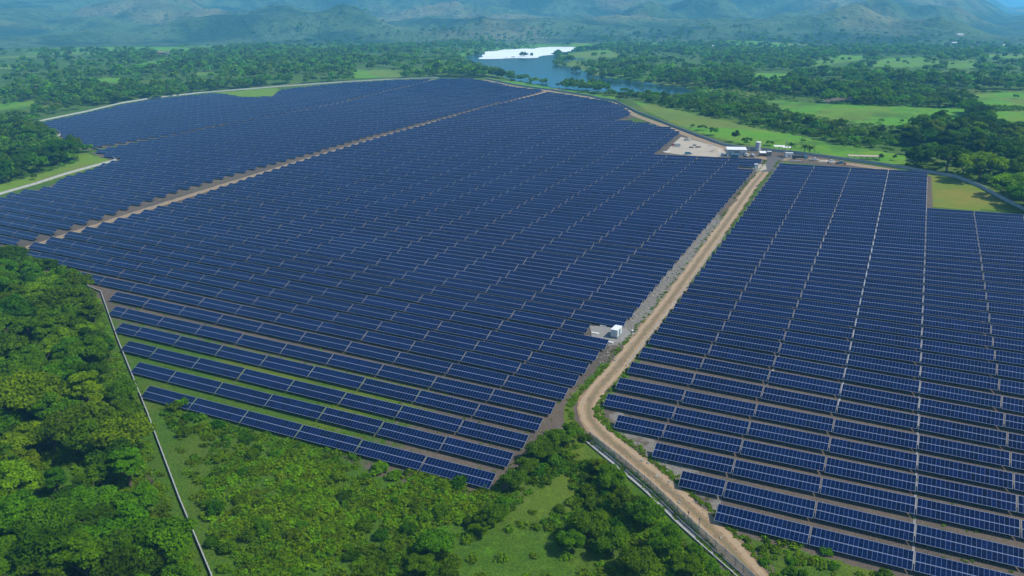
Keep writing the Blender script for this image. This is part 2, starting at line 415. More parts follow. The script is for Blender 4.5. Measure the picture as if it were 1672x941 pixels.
M = dict(
    panel=m_panel(), ground=m_ground(), hills=m_hills(), road=m_road(), link=m_mesh_fence(),
    alu=plain('aluminium', (.52, .54, .56), .4, .6, .12), steel=plain('galvanised_steel', (.42, .44, .46), .45, .5, .2),
    back=plain('panel_back', (.05, .05, .06), .7), conc=plain('concrete', (.36, .36, .35), .9, 0, .3, .9), concl=plain('pale_concrete', (.36, .37, .37), .85, 0, .25, .5),
    white=plain('white_paint', (.78, .79, .80), .45, 0, .06), whited=plain('grey_white_paint', (.50, .55, .60), .5, 0, .12), blue=plain('blue_paint', (.09, .25, .36), .45, 0, .2),
    dark=plain('dark_metal', (.03, .035, .04), .5), glass=plain('dark_glass', (.02, .03, .04), .12), grey=plain('grey_paint', (.20, .22, .24), .5), rust=plain('rust_brown', (.26, .12, .06), .8),
    wood=plain('raw_timber', (.33, .23, .13), .85), red=plain('red_paint', (.40, .05, .03), .5), rock=plain('grey_rock', (.27, .26, .24), .95, 0, .4), rubber=plain('black_rubber', (.012, .012, .012), .8),
    asphalt=plain('asphalt', (.085, .078, .072), .9, 0, .3, .4), pad=plain('pad_gravel', (.24, .23, .22), .95, 0, .35, .8), sand=plain('pale_sand', (.42, .36, .28), .95, 0, .2, .15), perim=plain('perimeter_wall_block', (.50, .52, .52), .9, 0, .2, .5),
    bark=plain('bark', (.10, .075, .05), .9, 0, .35, 2.0), tarp=plain('white_tarp', (.70, .70, .68), .6, 0, .1), tile=plain('clay_roof', (.30, .12, .07), .85), wall=plain('rendered_wall', (.62, .58, .50), .85, 0, .1),
    water=m_water('river_water', (.010, .045, .070), .10, .5, .12), pond=m_water('painted_reflection_water', (.52, .54, .56), .35, .1, .05),  # pond: bright sky reflection painted into the base colour
    leaf_d=m_leaf('dark_leaves', (.016, .070, .001), (.066, .20, .002)), leaf_m=m_leaf('mid_leaves', (.030, .112, .001), (.125, .31, .002)),
    leaf_b=m_leaf('bright_leaves', (.062, .175, .001), (.235, .45, .003)), leaf_f=m_leaf('far_leaves', (.020, .090, .002), (.130, .33, .003), .9),
    leaf_s=m_leaf('scrub_leaves', (.042, .140, .001), (.18, .37, .003), .6),
)

def to_px(x, y, z):
    """z from the camera's height"""
    c, s = math.cos(PITCH), math.sin(PITCH)
    fz = y * c - z * s; uz = y * s + z * c; fz = np.maximum(fz, 1e-3)
    return PW / 2 + F_PX * x / fz, PH / 2 - F_PX * uz / fz

# ------------------------------------------------------------------ layout polygons
BLK = {
 'M': [(894, 150), (926, 153.5), (964, 160), (991, 163.5), (1010, 170), (1021, 174), (1031, 185), (1004, 194.5), (1054, 199), (1093, 206.5), (1110, 214.5), (1068, 249.5), (1255, 259.5), (1250, 268), (1204, 265.5), (1196, 268.5),
       (1233, 275.5), (1147, 383.6), (1098, 440.5), (1052, 489), (1030, 517), (1016, 528), (964, 529), (966, 545), (999, 548), (949, 613), (912, 660), (863, 712), (804.5, 775), (820, 800), (240, 640), (222, 600), (200, 545), (186, 507), (176, 480), (182, 476), (120, 452),
       (124, 441), (26, 411), (28, 403), (58, 394), (144, 369), (300, 323.5), (515, 253), (605, 226.5), (700, 200), (800, 172)],
 'Rb': [(1274, 262), (1327, 267), (1513, 281), (1515, 337), (1680, 346.5), (1800, 353), (2100, 371), (2400, 1100), (1700, 975), (1497, 916), (1172, 835), (1168, 815), (1107, 780), (1103, 760), (1057, 733), (1050, 715), (1008, 687), (1003, 671), (991, 655), (993, 640), (1031, 590), (1062, 545), (1102, 494), (1145, 438.5), (1188, 382)],
 'La': [(76, 197), (103, 191), (141, 183.5), (197, 170), (251, 161), (303, 155.5), (328, 153.5), (357, 151.5), (401, 158.3), (445, 156.5), (456, 146.5), (483, 142.5), (561, 135), (640, 130.5), (700, 128.5), (704, 130),
        (640, 144), (560, 164), (449, 186), (300, 213.5), (147, 239), (109, 233.5), (95, 224), (104, 221.5), (98, 213), (78, 209.5), (57, 203.5)],
 'Lb': [(718, 127.8), (767, 127), (790, 131), (809, 134), (835, 141), (889, 146.5), (700, 196), (600, 220), (507, 247), (345, 292), (240, 325), (177, 348), (97, 373.5), (38, 390), (0, 401), (-140, 440), (-420, 420), (-300, 372), (-60, 334), (5, 317), (33, 310),
        (78.5, 301), (107, 286.5), (128, 280.5), (147, 274.5), (167, 266), (185, 261), (200, 257), (170, 250.5), (157, 243.5), (300, 215.5), (449, 187.5), (560, 166), (640, 146)],
}
BLK_UV = {k: [uvs(*p) for p in v] for k, v in BLK.items()}
STAGE_PX = [(1068, 251), (1112, 213), (1135, 219), (1190, 238), (1250, 247), (1300, 251), (1400, 268), (1400, 274), (1330, 268), (1275, 262), (1258, 285), (1200, 262)]
STAGE_XY = [pxy(*p) for p in STAGE_PX]
PASTURE = [[(1035, 166), (1112, 181), (1240, 211), (1330, 227), (1405, 243), (1482, 254), (1478, 271), (1400, 262), (1300, 249), (1195, 231), (1130, 214), (1060, 184)],
 [(1225, 163), (1330, 168), (1440, 174), (1590, 178), (1560, 195), (1500, 207), (1420, 203), (1330, 190), (1270, 178)], [(1568, 157), (1680, 147), (1690, 176), (1600, 172)], [(1605, 182), (1690, 182), (1690, 204), (1622, 198)],
 [(1310, 106), (1370, 90), (1425, 91), (1400, 99), (1340, 108)], [(1412, 106), (1450, 95), (1532, 94), (1536, 103), (1500, 110), (1430, 109)], [(1543, 100), (1592, 98), (1588, 111), (1548, 113)], [(1215, 120), (1292, 120), (1286, 131), (1232, 131)],
 [(0, 168), (45, 166), (80, 162), (40, 177), (-20, 182)], [(150, 129), (207, 125), (190, 136), (155, 137)], [(222, 101), (272, 100), (268, 105), (226, 106)], [(320, 118), (360, 117), (355, 123), (323, 123)], [(-20, 87), (68, 85), (60, 93), (-20, 96)], [(-20, 107), (22, 106), (20, 114), (-20, 115)],
 [(-20, 64), (200, 60), (480, 55), (500, 62), (380, 72), (300, 81), (200, 76), (-20, 80)], [(575, 113), (662, 115), (655, 126), (580, 129)], [(905, 88), (1000, 81), (1012, 92), (950, 97), (940, 93)], [(590, 62), (700, 63), (690, 68), (600, 68)], [(1600, 88), (1690, 87), (1690, 95), (1610, 94)],
 [(905, 101), (935, 103), (985, 121), (1055, 137), (1050, 139), (1000, 130), (960, 125), (935, 116)],
 [(1300, 133), (1345, 134), (1400, 140), (1390, 144), (1320, 142)], [(1470, 118), (1560, 116), (1672, 121), (1672, 128), (1560, 124), (1480, 126)], [(740, 90), (760, 92), (765, 100), (745, 98)], [(1640, 205), (1690, 204), (1690, 212), (1650, 212)],
 [(128, 247), (188, 264), (60, 301), (-40, 328), (-40, 312), (60, 287), (128, 264)], [(1516, 284), (1560, 291), (1600, 306), (1690, 356), (1690, 347), (1516, 338)], [(352, 151), (456, 143), (447, 157), (401, 159)],
 [(790, 129), (891, 146), (1000, 163), (1010, 160), (900, 143), (800, 126)]]
BROWN = [[(1342, 163), (1400, 154), (1398, 164), (1352, 168)], [(250, 86), (285, 84), (282, 93), (258, 92)], [(1555, 197), (1575, 193), (1572, 203), (1556, 203)]]

def road_dist(x, y, px):
    return d_poly(x, y, [tuple(G(*p)[:2]) for p in px], False)
MAIN_PX = [(1262, 985), (1234, 941), (1190, 893), (1145, 845), (1100, 807), (1060, 772), (1015, 735), (975, 705), (955, 684), (952, 668), (962, 650), (985, 626), (1012, 596), (1045, 553), (1090, 496), (1140, 427), (1190, 358), (1228, 303), (1254, 273), (1262, 262)]
LEFT_PX = [(-60, 432), (0, 412.5), (60, 390.5), (177, 353), (345, 302.5), (507, 252), (600, 224.5), (700, 199.5), (800, 171.5), (889, 147.5)]
BACK_PX = [(1262, 262), (1235, 256), (1185, 243), (1130, 224), (1100, 212), (1040, 190), (1003, 169), (960, 159), (891, 148.5), (835, 140.5), (792, 131)]
BACK2_PX = [(1262, 262), (1310, 259), (1370, 266), (1430, 274), (1500, 286)]
MAIN_XY = [tuple(G(*p)[:2]) for p in MAIN_PX]; LEFT_XY = [tuple(pl(-423.0, v)[:2]) for v in np.linspace(196, 985, 40)]
BACK_XY = [tuple(G(*p)[:2]) for p in BACK_PX]; BACK2_XY = [tuple(G(*p)[:2]) for p in BACK2_PX]
MIDT_XY = [tuple(G(*p)[:2]) for p in [(146, 239), (300, 213.5), (449, 186), (560, 164.5), (640, 144.5), (712, 129)]]

# ------------------------------------------------------------------ ground: one sheet to beyond the mountains
def build_ground():
    an = np.radians(np.concatenate([np.linspace(-85, -38, 40, endpoint=False), np.linspace(-38, 38, 560, endpoint=False), np.linspace(38, 85, 40)]))
    rr = [22.0]
    while rr[-1] < 21000: rr.append(rr[-1] * (1.016 if rr[-1] < 90 else 1.0095) + .2)
    rr = np.array(rr); A, Rr = np.meshgrid(an, rr); X = Rr * np.sin(A); Y = Rr * np.cos(A)
    z, do, sd, r = ground_z(X.ravel(), Y.ravel()); x = X.ravel(); y = Y.ravel()
    far = r > 2300; z = z + np.where(far, mountain_z(x, y), 0)
    px, py = to_px(x, y, z)
    soil = np.zeros(len(x)); past = np.zeros(len(x)); grav = np.zeros(len(x))
    near = r < 2200
    _, _, u, v = plane_z(x, y)
    for k, poly in BLK_UV.items():
        i = in_poly(u, v, poly); d = np.where(i, 0, d_poly(u, v, poly))
        s = 1 - sm(1, 9 if k == 'M' else 5, d)
        if k == 'M': s = s * (1 - .72 * sm(224, 180, v) * sm(-95, -150, u)) * (1 - .25 * sm(-250, -330, u) * sm(240, 200, v))
        if k == 'Rb': s = s * sm(157, 161, v) * (1 - .45 * sm(20, 40, u) * sm(190, 150, v))
        soil = np.maximum(soil, s)
    soil = np.maximum(soil, 1 - sm(0, 5, np.where(in_poly(x, y, STAGE_XY), 0, d_poly(x, y, STAGE_XY))))
    for l, w in ((MAIN_XY, 5.5), (LEFT_XY, 9), (BACK_XY, 4), (BACK2_XY, 5)):
        soil = np.maximum(soil, 1 - sm(w * .6, w * 1.35, d_poly(x, y, l, False)))
    dm = d_poly(x, y, MAIN_XY, False); vg = (dm > 3.2) & (dm < 6.4) & (((v < 236) & (u < -80)) | ((u > -80.5) & (u < -60)))
    soil = np.where(vg, soil * .38, soil)
    # rubble verge left of the main road, grey slabs by the lowest rows right of it
    q = (u > -90) & (u < -81) & (v > 250) & (v < 425); grav = np.where(q, .75, 0)
    q = in_poly(px, py, [(992, 662), (1015, 672), (1180, 800), (1175, 850), (1150, 838), (1000, 715)]) & (d_poly(x, y, MAIN_XY, False) > 4.5); grav = np.where(q, np.clip(.8 - np.abs(vnoise(x / 6, y / 6, 4) - .4), 0, 1), grav)
    for p in PASTURE:
        past = np.maximum(past, np.where(in_poly(px, py, p), 1.0, 0))
    past = np.where(r < 250, 0, past)
    dry = np.zeros(len(x)); NP_ = len(PASTURE)
    for i_, w_ in ((NP_ - 3, .95), (NP_ - 4, .45), (NP_ - 2, .35)): dry = np.maximum(dry, np.where(in_poly(px, py, PASTURE[i_]), w_, 0))
    dry = np.maximum(dry, .32 * sm(.57, .68, fbm(x / 45, y / 45, 3, 13)) * (r < 1400))
    clr = [[(850, 820), (925, 770), (935, 812), (880, 850), (1000, 960), (745, 960), (752, 890)], [(95, 775), (180, 745), (190, 775), (100, 805)]]
    for p in clr: past = np.maximum(past, np.where(in_poly(px, py, p), .40, 0))
    past = np.where(far, np.where(fbm(x / 260, y / 260, 3, 88) > .52, .8, 0), past)
    for p in BROWN: soil = np.maximum(soil, np.where(in_poly(px, py, p), .8, 0))
    grav = np.maximum(grav, np.where((sd > -2) & (sd < 14) & (sd < 6 + 14 * vnoise(x / 60, y / 60, 8)), .7, 0))
    past = np.maximum(past, np.where((sd > 6) & (sd < 60) & (r > 900), .55, 0))
    V = np.stack([x, y, z + CAMZ], 1); n = len(an); m = len(rr)
    i, j = np.meshgrid(np.arange(m - 1), np.arange(n - 1), indexing='ij'); a = (i * n + j).ravel()
    Fq = np.stack([a, a + 1, a + n + 1, a + n], 1); att = np.stack([soil, past, grav, dry], 1)
    split = np.searchsorted(rr, 2650); fi = i.ravel() < split
    def sub(Fs, name, mat):
        ids, inv = np.unique(Fs, return_inverse=True)
        return np_mesh(name, V[ids], inv.reshape(Fs.shape)[:, ::-1], mat, attrs={'mask': att[ids]}, smooth=True)
    tag(link('ground', sub(Fq[fi], 'ground', M['ground'])), kind='structure')
    tag(link('mountains', sub(Fq[~fi], 'mountains', M['hills'])), kind='structure')
build_ground()

def sheet(name, pts, half, mat, lift, wob=.5, seed=0, kind='structure', step=5.0):
    """a strip of road or path laid on the ground along world points"""
    P = [Vector((a, b, 0)) for a, b in pts]; Q = [P[0]]
    for a, b in zip(P, P[1:]):
        n = max(1, int((b - a).length / step))
        for k in range(1, n + 1): Q.append(a.lerp(b, k / n))
    for _ in range(3):
        Q = [Q[0]] + [(Q[i - 1] + Q[i] * 2 + Q[i + 1]) / 4 for i in range(1, len(Q) - 1)] + [Q[-1]]
    V = []; U = []; C = 7; L = 0; lat = np.linspace(-1, 1, C)
    for i, q in enumerate(Q):
        t = (Q[min(i + 1, len(Q) - 1)] - Q[max(i - 1, 0)]).normalized(); nrm = Vector((t.y, -t.x, 0))
        if i: L += (q - Q[i - 1]).length
        for c in lat:
            w = half * (1 + (wob * .35 * (mnoise.noise(Vector((L * .13, seed + (5 if c > 0 else 0), 0)))) if abs(c) > .9 else 0))
            p = q + nrm * (c * w); V.append((p.x, p.y, 0)); U.append((c * 1.5, L))
    V = np.array(V); z, _, _, _ = ground_z(V[:, 0], V[:, 1]); V[:, 2] = z + CAMZ + lift; U = np.array(U)
    a = (np.arange(len(Q) - 1)[:, None] * C + np.arange(C - 1)[None]).ravel()
    Fq = np.stack([a, a + 1, a + C + 1, a + C], 1)
    return tag(link(name, np_mesh(name, V, Fq[:, ::-1], mat, uv=U[Fq[:, ::-1].ravel()], smooth=True)), kind=kind)
sheet('dirt_road', MAIN_XY, 3.5, M['road'], .10, 1.8, 1)
sheet('farm_track', LEFT_XY, 3.1, M['road'], .09, 1.0, 2)
sheet('service_track', BACK_XY, 3.0, M['road'], .07, 1.0, 3)
sheet('yard_track', BACK2_XY, 3.4, M['road'], .075, 1.0, 4)
sheet('middle_track', MIDT_XY, 1.1, M['pad'], .06, 1.2, 5)
sheet('asphalt_apron', [tuple(G(*p)[:2]) for p in [(1252, 281), (1259, 270), (1265, 261), (1268, 256)]], 5.5, M['asphalt'], .14, .5, 6, step=3)
def patch(name, px, mat, lift, kind='structure', h=None):
    P = [G(*p) for p in px]; b = MB()
    z = [gz(p.x, p.y) + lift for p in P]
    top = [(p.x, p.y, q) for p, q in zip(P, z)]; b.poly(top[::-1])
    if h:
        n = len(top)
        for i in range(n):
            a, c = top[i], top[(i + 1) % n]; b.poly([a, c, (c[0], c[1], c[2] - h), (a[0], a[1], a[2] - h)])
    return tag(b.obj(name, mat), kind=kind)
patch('station_pad', [(967, 556), (963, 533), (992, 534), (1022, 536), (1030, 545), (1014, 560), (990, 560)], M['pad'], .16, h=.5)
patch('kiosk_pad', [(1205, 270), (1250, 268.5), (1252, 277), (1236, 281), (1228, 275)], M['sand'], .16, h=.4)
patch('yard_surface', [(1086, 250), (1098, 236), (1112, 224), (1140, 231), (1180, 243), (1188, 254), (1170, 257), (1120, 254)], M['sand'], .12)
# river and the backwater, its cloud reflection painted as a pale base colour
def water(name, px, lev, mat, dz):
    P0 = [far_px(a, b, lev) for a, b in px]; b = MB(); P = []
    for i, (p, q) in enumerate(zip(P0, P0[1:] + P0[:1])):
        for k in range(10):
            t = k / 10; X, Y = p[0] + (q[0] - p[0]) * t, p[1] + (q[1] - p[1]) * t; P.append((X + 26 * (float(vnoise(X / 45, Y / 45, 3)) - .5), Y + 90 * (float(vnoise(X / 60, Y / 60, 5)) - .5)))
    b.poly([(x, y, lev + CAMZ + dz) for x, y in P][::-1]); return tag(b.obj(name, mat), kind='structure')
def river():
    xs = np.array([p[0] for p in RIV_XY]); ys = np.array([p[1] for p in RIV_XY]); g = 12.0
    X, Y = np.meshgrid(np.arange(xs.min() - 60, xs.max() + 60, g), np.arange(ys.min() - 60, ys.max() + 60, g)); n, m = X.shape
    cx, cy = X[:-1, :-1] + g / 2, Y[:-1, :-1] + g / 2
    ins = in_poly(cx, cy, RIV_XY); d = d_poly(cx.ravel(), cy.ravel(), RIV_XY).reshape(cx.shape); k = (ins | (d < 26)).ravel()
    i, j = np.meshgrid(np.arange(n - 1), np.arange(m - 1), indexing='ij'); a = (i * m + j).ravel()[k]
    Fq = np.stack([a, a + 1, a + m + 1, a + m], 1); ids, inv = np.unique(Fq, return_inverse=True)
    V = np.stack([X.ravel(), Y.ravel(), np.full(X.size, W_LEV + CAMZ)], 1)[ids]
    tag(link('river_water', np_mesh('river_water', V, inv.reshape(Fq.shape), M['water'])), kind='structure')
river()
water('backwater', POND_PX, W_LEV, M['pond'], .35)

# ------------------------------------------------------------------ solar tables
TILT = R_(24); DEP = 4.84; CT, ST = math.cos(TILT), math.sin(TILT)
BAS = Matrix(((RV[0], CV[0], NV[0]), (RV[1], CV[1], NV[1]), (RV[2], CV[2], NV[2])))
SK = Matrix.Identity(4)
def tpt(x, s, h=0.0):
    """x along the table, s down the slope from the upper edge, h over the glass; origin on the ground below the upper edge"""
    return (x, -s * CT + h * ST * -1 * 0 - h * ST, HTOP - s * ST + h * CT)
def module_bank(n, u0=0, trim=False):
    b = MB(); L = n * 1.03
    if trim:
        for x0, x1 in ((-.06, -.01), (L + .01, L + .06)): b.poly([tpt(x0, DEP, .01), tpt(x1, DEP, .01), tpt(x1, 0, .01), tpt(x0, 0, .01)], 2)
    b.poly([tpt(0, DEP), tpt(L, DEP), tpt(L, 0), tpt(0, 0)], 0, [(u0, 0), (u0 + L, 0), (u0 + L, 4.8), (u0, 4.8)])
    e = -.04
    b.poly([tpt(0, 0, e), tpt(L, 0, e), tpt(L, DEP, e), tpt(0, DEP, e)], 1)
    b.poly([tpt(0, DEP, e), tpt(L, DEP, e), tpt(L, DEP), tpt(0, DEP)], 2); b.poly([tpt(L, 0, e), tpt(0, 0, e), tpt(0, 0), tpt(L, 0)], 2)
    b.poly([tpt(0, 0, e), tpt(0, DEP, e), tpt(0, DEP), tpt(0, 0)], 2); b.poly([tpt(L, DEP, e), tpt(L, 0, e), tpt(L, 0), tpt(L, DEP)], 2)
    return b
def one_module():
    b = MB(); L = 1.03
    b.poly([tpt(0, 2.4), tpt(L, 2.4), tpt(L, 0), tpt(0, 0)], 0, [(0, 0), (L, 0), (L, 2.4), (0, 2.4)])
    e = -.04; g = .01
    b.poly([tpt(g, g, e), tpt(L - g, g, e), tpt(L - g, 2.39, e), tpt(g, 2.39, e)], 1)
    for q in ([(g, 2.4), (L - g, 2.4)], [(L - g, 0), (g, 0)], [(0, 0), (0, 2.4)], [(L, 2.4), (L, 0)]):
        (a, s), (c, d) = q; b.poly([tpt(a, s, e), tpt(c, d, e), tpt(c, d), tpt(a, s)], 2)
    v0 = tpt(0, 0); b.v = [(x - v0[0], y - v0[1], z - v0[2]) for x, y, z in b.v]
    return b
PM = [M['panel'], M['back'], M['alu']]
ME_MOD = one_module().mesh('solar_module', PM)
_bank, _rail, _post = {}, {}, {}
def rail_mb(n):
    b = MB(); L = n * 1.03
    for s in (.5, 1.9, 2.95, 4.3): b.beam(tpt(-.04, s, -.10), tpt(L + .04, s, -.10), .055)
    for x0, x1 in ((-.06, -.01), (L + .01, L + .06)): b.poly([tpt(x0, DEP, .01), tpt(x1, DEP, .01), tpt(x1, 0, .01), tpt(x0, 0, .01)]); b.poly([tpt(x0, 0, -.05), tpt(x1, 0, -.05), tpt(x1, DEP, -.05), tpt(x0, DEP, -.05)])
    return b
def post_mb():
    b = MB(); f = tpt(0, 4.1, -.2); r = tpt(0, .9, -.2)
    b.beam((0, f[1], -.6), f, .07); b.beam((0, r[1], -.6), r, .07); b.beam(tpt(0, 4.6, -.17), tpt(0, .25, -.17), .05); b.beam((0, f[1], .35), tpt(0, 2.0, -.2), .035)
    return b
ME_POST = post_mb().mesh('support_frame', M['steel'])
def post_xs(n):
    L = n * 1.03; k = 4 if n > 12 else (3 if n > 7 else 2); return [L * (i + .5) / k for i in range(k)]

VR_M = [158.2, 168.9, 179.0, 189.3, 199.2, 209.4, 219.0, 228.2, 237.9, 247.9, 258.2, 268.6, 278.5, 288.4, 297.5, 306.5, 315.9, 325.9, 336.5, 347.4, 358.6, 369.0, 378.9]
V0_R = [157.6, 168.0, 178.4, 189.5, 199.8, 210.0, 220.7, 231.7, 242.9, 254.2, 265.6, 276.7, 287.6, 298.6, 309.6, 320.5, 331.7, 342.8, 354.2, 365.5, 377.0, 388.4, 399.6, 410.0, 420.4, 430.6, 440.6]
V1_R = [157.6, 168.4, 178.7, 188.8, 199.6, 210.4, 221.8, 234.4, 246.8, 258.2, 268.9, 279.3, 289.7, 300.3, 310.8, 321.2, 331.5, 341.7, 352.1, 362.7, 373.0, 383.5]
def rows_of(k):
    out = []
    if k == 'M':
        for i in range(90):
            v = VR_M[i] if i < len(VR_M) else VR_M[-1] + 10.35 * (i - len(VR_M) + 1)
            s = min(.045, .0062 * i) * (1 - float(sm(18, 34, i))); out.append((i, v, s, -88.0))
    elif k == 'Rb':
        for i in range(1, 40):
            v = V0_R[i] if i < len(V0_R) else V0_R[-1] + 10.5 * (i - len(V0_R) + 1)
            v1 = V1_R[i] if i < len(V1_R) else V1_R[-1] + 10.5 * (i - len(V1_R) + 1)
            if i > 21: v1 = v + (V1_R[21] - V0_R[21]) * (1 - float(sm(21, 34, i)))
            out.append((i, v, (v1 - v) / 88.0, 13.0))
    else:
        for i in range(90):
            v = 232.0 + 10.5 * i; out.append((i, v, .06 * (1 - float(sm(5, 20, i))), -429.0))
    return out
ANCH = {'M': -88.0, 'Rb': -75.4, 'La': -429.0, 'Lb': -429.0}
TABLES = []
for k in ('M', 'Rb', 'La', 'Lb'):
    poly = BLK_UV[k]; us = np.arange(-1250 if k[0] == 'L' else -440, 150, 1.03)
    for (i, v, s, ur) in rows_of(k):
        vv = v + s * (ur - us) - 1.2
        ins = in_poly(us, vv, poly)
        if not ins.any(): continue
        e = np.diff(np.concatenate([[0], ins.astype(int), [0]])); st = np.nonzero(e == 1)[0]; en = np.nonzero(e == -1)[0]
        for a, bq in zip(st, en):
            ua, ub = us[a], us[bq - 1] + 1.03
            if k == 'M' and ub > -100: ub = -88.0 if abs(ub + 88) < 6 else ub
            if k == 'Rb' and abs(ua + 75.4) < 4: ua = -75.4
            sgn = 22.1; k0 = math.floor((ua - ANCH[k]) / sgn); k1 = math.ceil((ub - ANCH[k]) / sgn)
            for q in range(k0, k1):
                a0 = max(ua, ANCH[k] + q * sgn + .24); b0 = min(ub, ANCH[k] + (q + 1) * sgn - .24)
                n = int((b0 - a0) / 1.03 + .02)
                if n < 5: continue
                if a0 > ua: pass
                else: a0 = b0 - n * 1.03
                TABLES.append(dict(k=k, row=i, slot=q, u=a0, n=n, v=v + s * (ur - (a0 + n * .515)), s=s))
def t_matrix(t):
    um = t['u']; v = t['v'] + t['s'] * t['n'] * .515; p = pl(um, v)
    p2 = pl(um + t['n'] * 1.03, v - t['s'] * t['n'] * 1.03)
    X = (p2 - p).normalized(); Z = Vector(NV); Y = Z.cross(X).normalized(); Z = X.cross(Y)
    m = Matrix((X, Y, Z)).transposed().to_4x4(); m.translation = p
    q = random.Random(int(t['u'] * 7 + t['v'] * 131)); return m @ Matrix.Translation((0, 0, q.uniform(-.09, .09))) @ Matrix.Rotation(R_(q.gauss(0, .8)), 4, 'X') @ Matrix.Rotation(R_(q.gauss(0, .12)), 4, 'Y')
kept = []
for t in TABLES:
    t['m'] = t_matrix(t); c = t['m'] @ Vector((t['n'] * .515, -2, 2)); x, y = to_px(c.x, c.y, c.z - CAMZ)
    t['px'] = float(x); t['py'] = float(y); t['d'] = math.sqrt(c.x ** 2 + c.y ** 2 + (c.z - CAMZ) ** 2)
    e0 = t['m'] @ Vector((0, -2, 2)); e1 = t['m'] @ Vector((t['n'] * 1.03, -2, 2)); x0, y0 = to_px(e0.x, e0.y, e0.z - CAMZ); x1, y1 = to_px(e1.x, e1.y, e1.z - CAMZ)
    if e0.y < 20: continue
    t['in'] = (max(x0, x1) > 0 and min(x0, x1) < PW and min(y0, y1) < PH + 5)
    if t['in'] or (-260 < t['px'] < PW + 260 and t['py'] < PH + 150): kept.append(t)
TABLES = kept
vis = sorted([t for t in TABLES if t['in']], key=lambda t: -t['n'] / t['d'] ** 2 * (40 if t['d'] < 400 else 1))
ONE = ('first', 'second', 'third', 'fourth', 'fifth', 'sixth', 'seventh', 'eighth', 'ninth', 'tenth', 'eleventh', 'twelfth', 'thirteenth', 'fourteenth', 'fifteenth', 'sixteenth', 'seventeenth', 'eighteenth', 'nineteenth')
TENS = ('', '', 'twent', 'thirt', 'fort', 'fift', 'sixt', 'sevent', 'eight', 'ninet')
def ordi(n):
    """1 -> first"""
    if n <= 19: return ONE[n - 1]
    return TENS[n // 10] + ('ieth' if n % 10 == 0 else 'y-' + ONE[n % 10 - 1])
things = vis[:296]; near = set(id(t) for t in sorted(things, key=lambda t: t['d'])[:44]); tid = set(id(t) for t in things)
rowpos = {}
for t in sorted([t for t in TABLES if t['in']], key=lambda t: t['u']):
    rowpos.setdefault((t['k'][0], t['row']), []).append(t)
first_row = {kk: min(r for (k2, r) in rowpos if k2 == kk) for kk in set(k2 for k2, _ in rowpos)}
for t in things:
    kk = t['k'][0]; L = rowpos[(kk, t['row'])]; i = L.index(t); rn = ordi(t['row'] - first_row[kk] + 1)
    if kk == 'M': lab = f"blue solar table, {ordi(len(L) - i)} from the main road, {rn} row left of that road"
    elif kk == 'R': lab = f"blue solar table, {ordi(i + 1)} from the main road, {rn} row right of that road"
    else: lab = f"blue solar table, {ordi(len(L) - i)} from the farm track, {rn} row beyond that track"
    o = empty('solar_table'); o.matrix_world = t['m']; n = t['n']
    tag(o, lab, 'solar table', 'solar tables set out in long rows')
    if id(t) in near:
        for r in range(2):
            for c in range(n):
                link('solar_module', ME_MOD, None, o, tpt(c * 1.03, r * 2.43))
    else:
        key = (n, random.randrange(6))
        if key not in _bank: _bank[key] = module_bank(n, 1.03 * 50 * key[1]).mesh('module_bank', PM)
        link('module_bank', _bank[key], None, o)
    if n not in _rail: _rail[n] = rail_mb(n).mesh('rails', M['alu'])
    link('rails', _rail[n], None, o)
    for x in post_xs(n): link('support_frame', ME_POST, None, o, (x, 0, 0))
# the rest of the field, too many to count
bv, bf, bu, bm = [], [], [], []; base = 0
cache = {}
for t in TABLES:
    if id(t) in tid: continue
    n = t['n']
    if n not in cache:
        b = module_bank(n, 0, True)
        for x in post_xs(n)[::1]:
            f = tpt(0, 4.1, -.2); r = tpt(0, .9, -.2)
            for q in (f, r):
                k = len(b.f); b.box(x - .07, x + .07, q[1] - .07, q[1] + .07, -.5, q[2], 2)
        V = np.array(b.v); Fq = np.array(b.f); uv = np.zeros((len(Fq), 4, 2))
        for fi, q in b.uv.items(): uv[fi] = q
        cache[n] = (V, Fq, uv, np.array(b.m))
    V, Fq, uv, mi = cache[n]; m = np.array(t['m'])
    bv.append(V @ m[:3, :3].T + m[:3, 3]); bf.append(Fq + base); base += len(V)
    u2 = uv.copy(); u2[2, :, 0] += 1.03 * random.randrange(400); bu.append(u2); bm.append(mi)
o = link('distant_solar_tables', np_mesh('distant_solar_tables', np.concatenate(bv), np.concatenate(bf), PM, uv=np.concatenate(bu).reshape(-1, 2), mi=np.concatenate(bm)))
tag(o, 'countless blue solar tables filling the rest of the field to its far edge', 'solar tables', 'solar tables set out in long rows', 'stuff')
print('tables', len(TABLES), 'visible', len(vis), 'things', len(things), 'stuff', len(TABLES) - len(things), 'farthest thing', max(t['d'] for t in things))

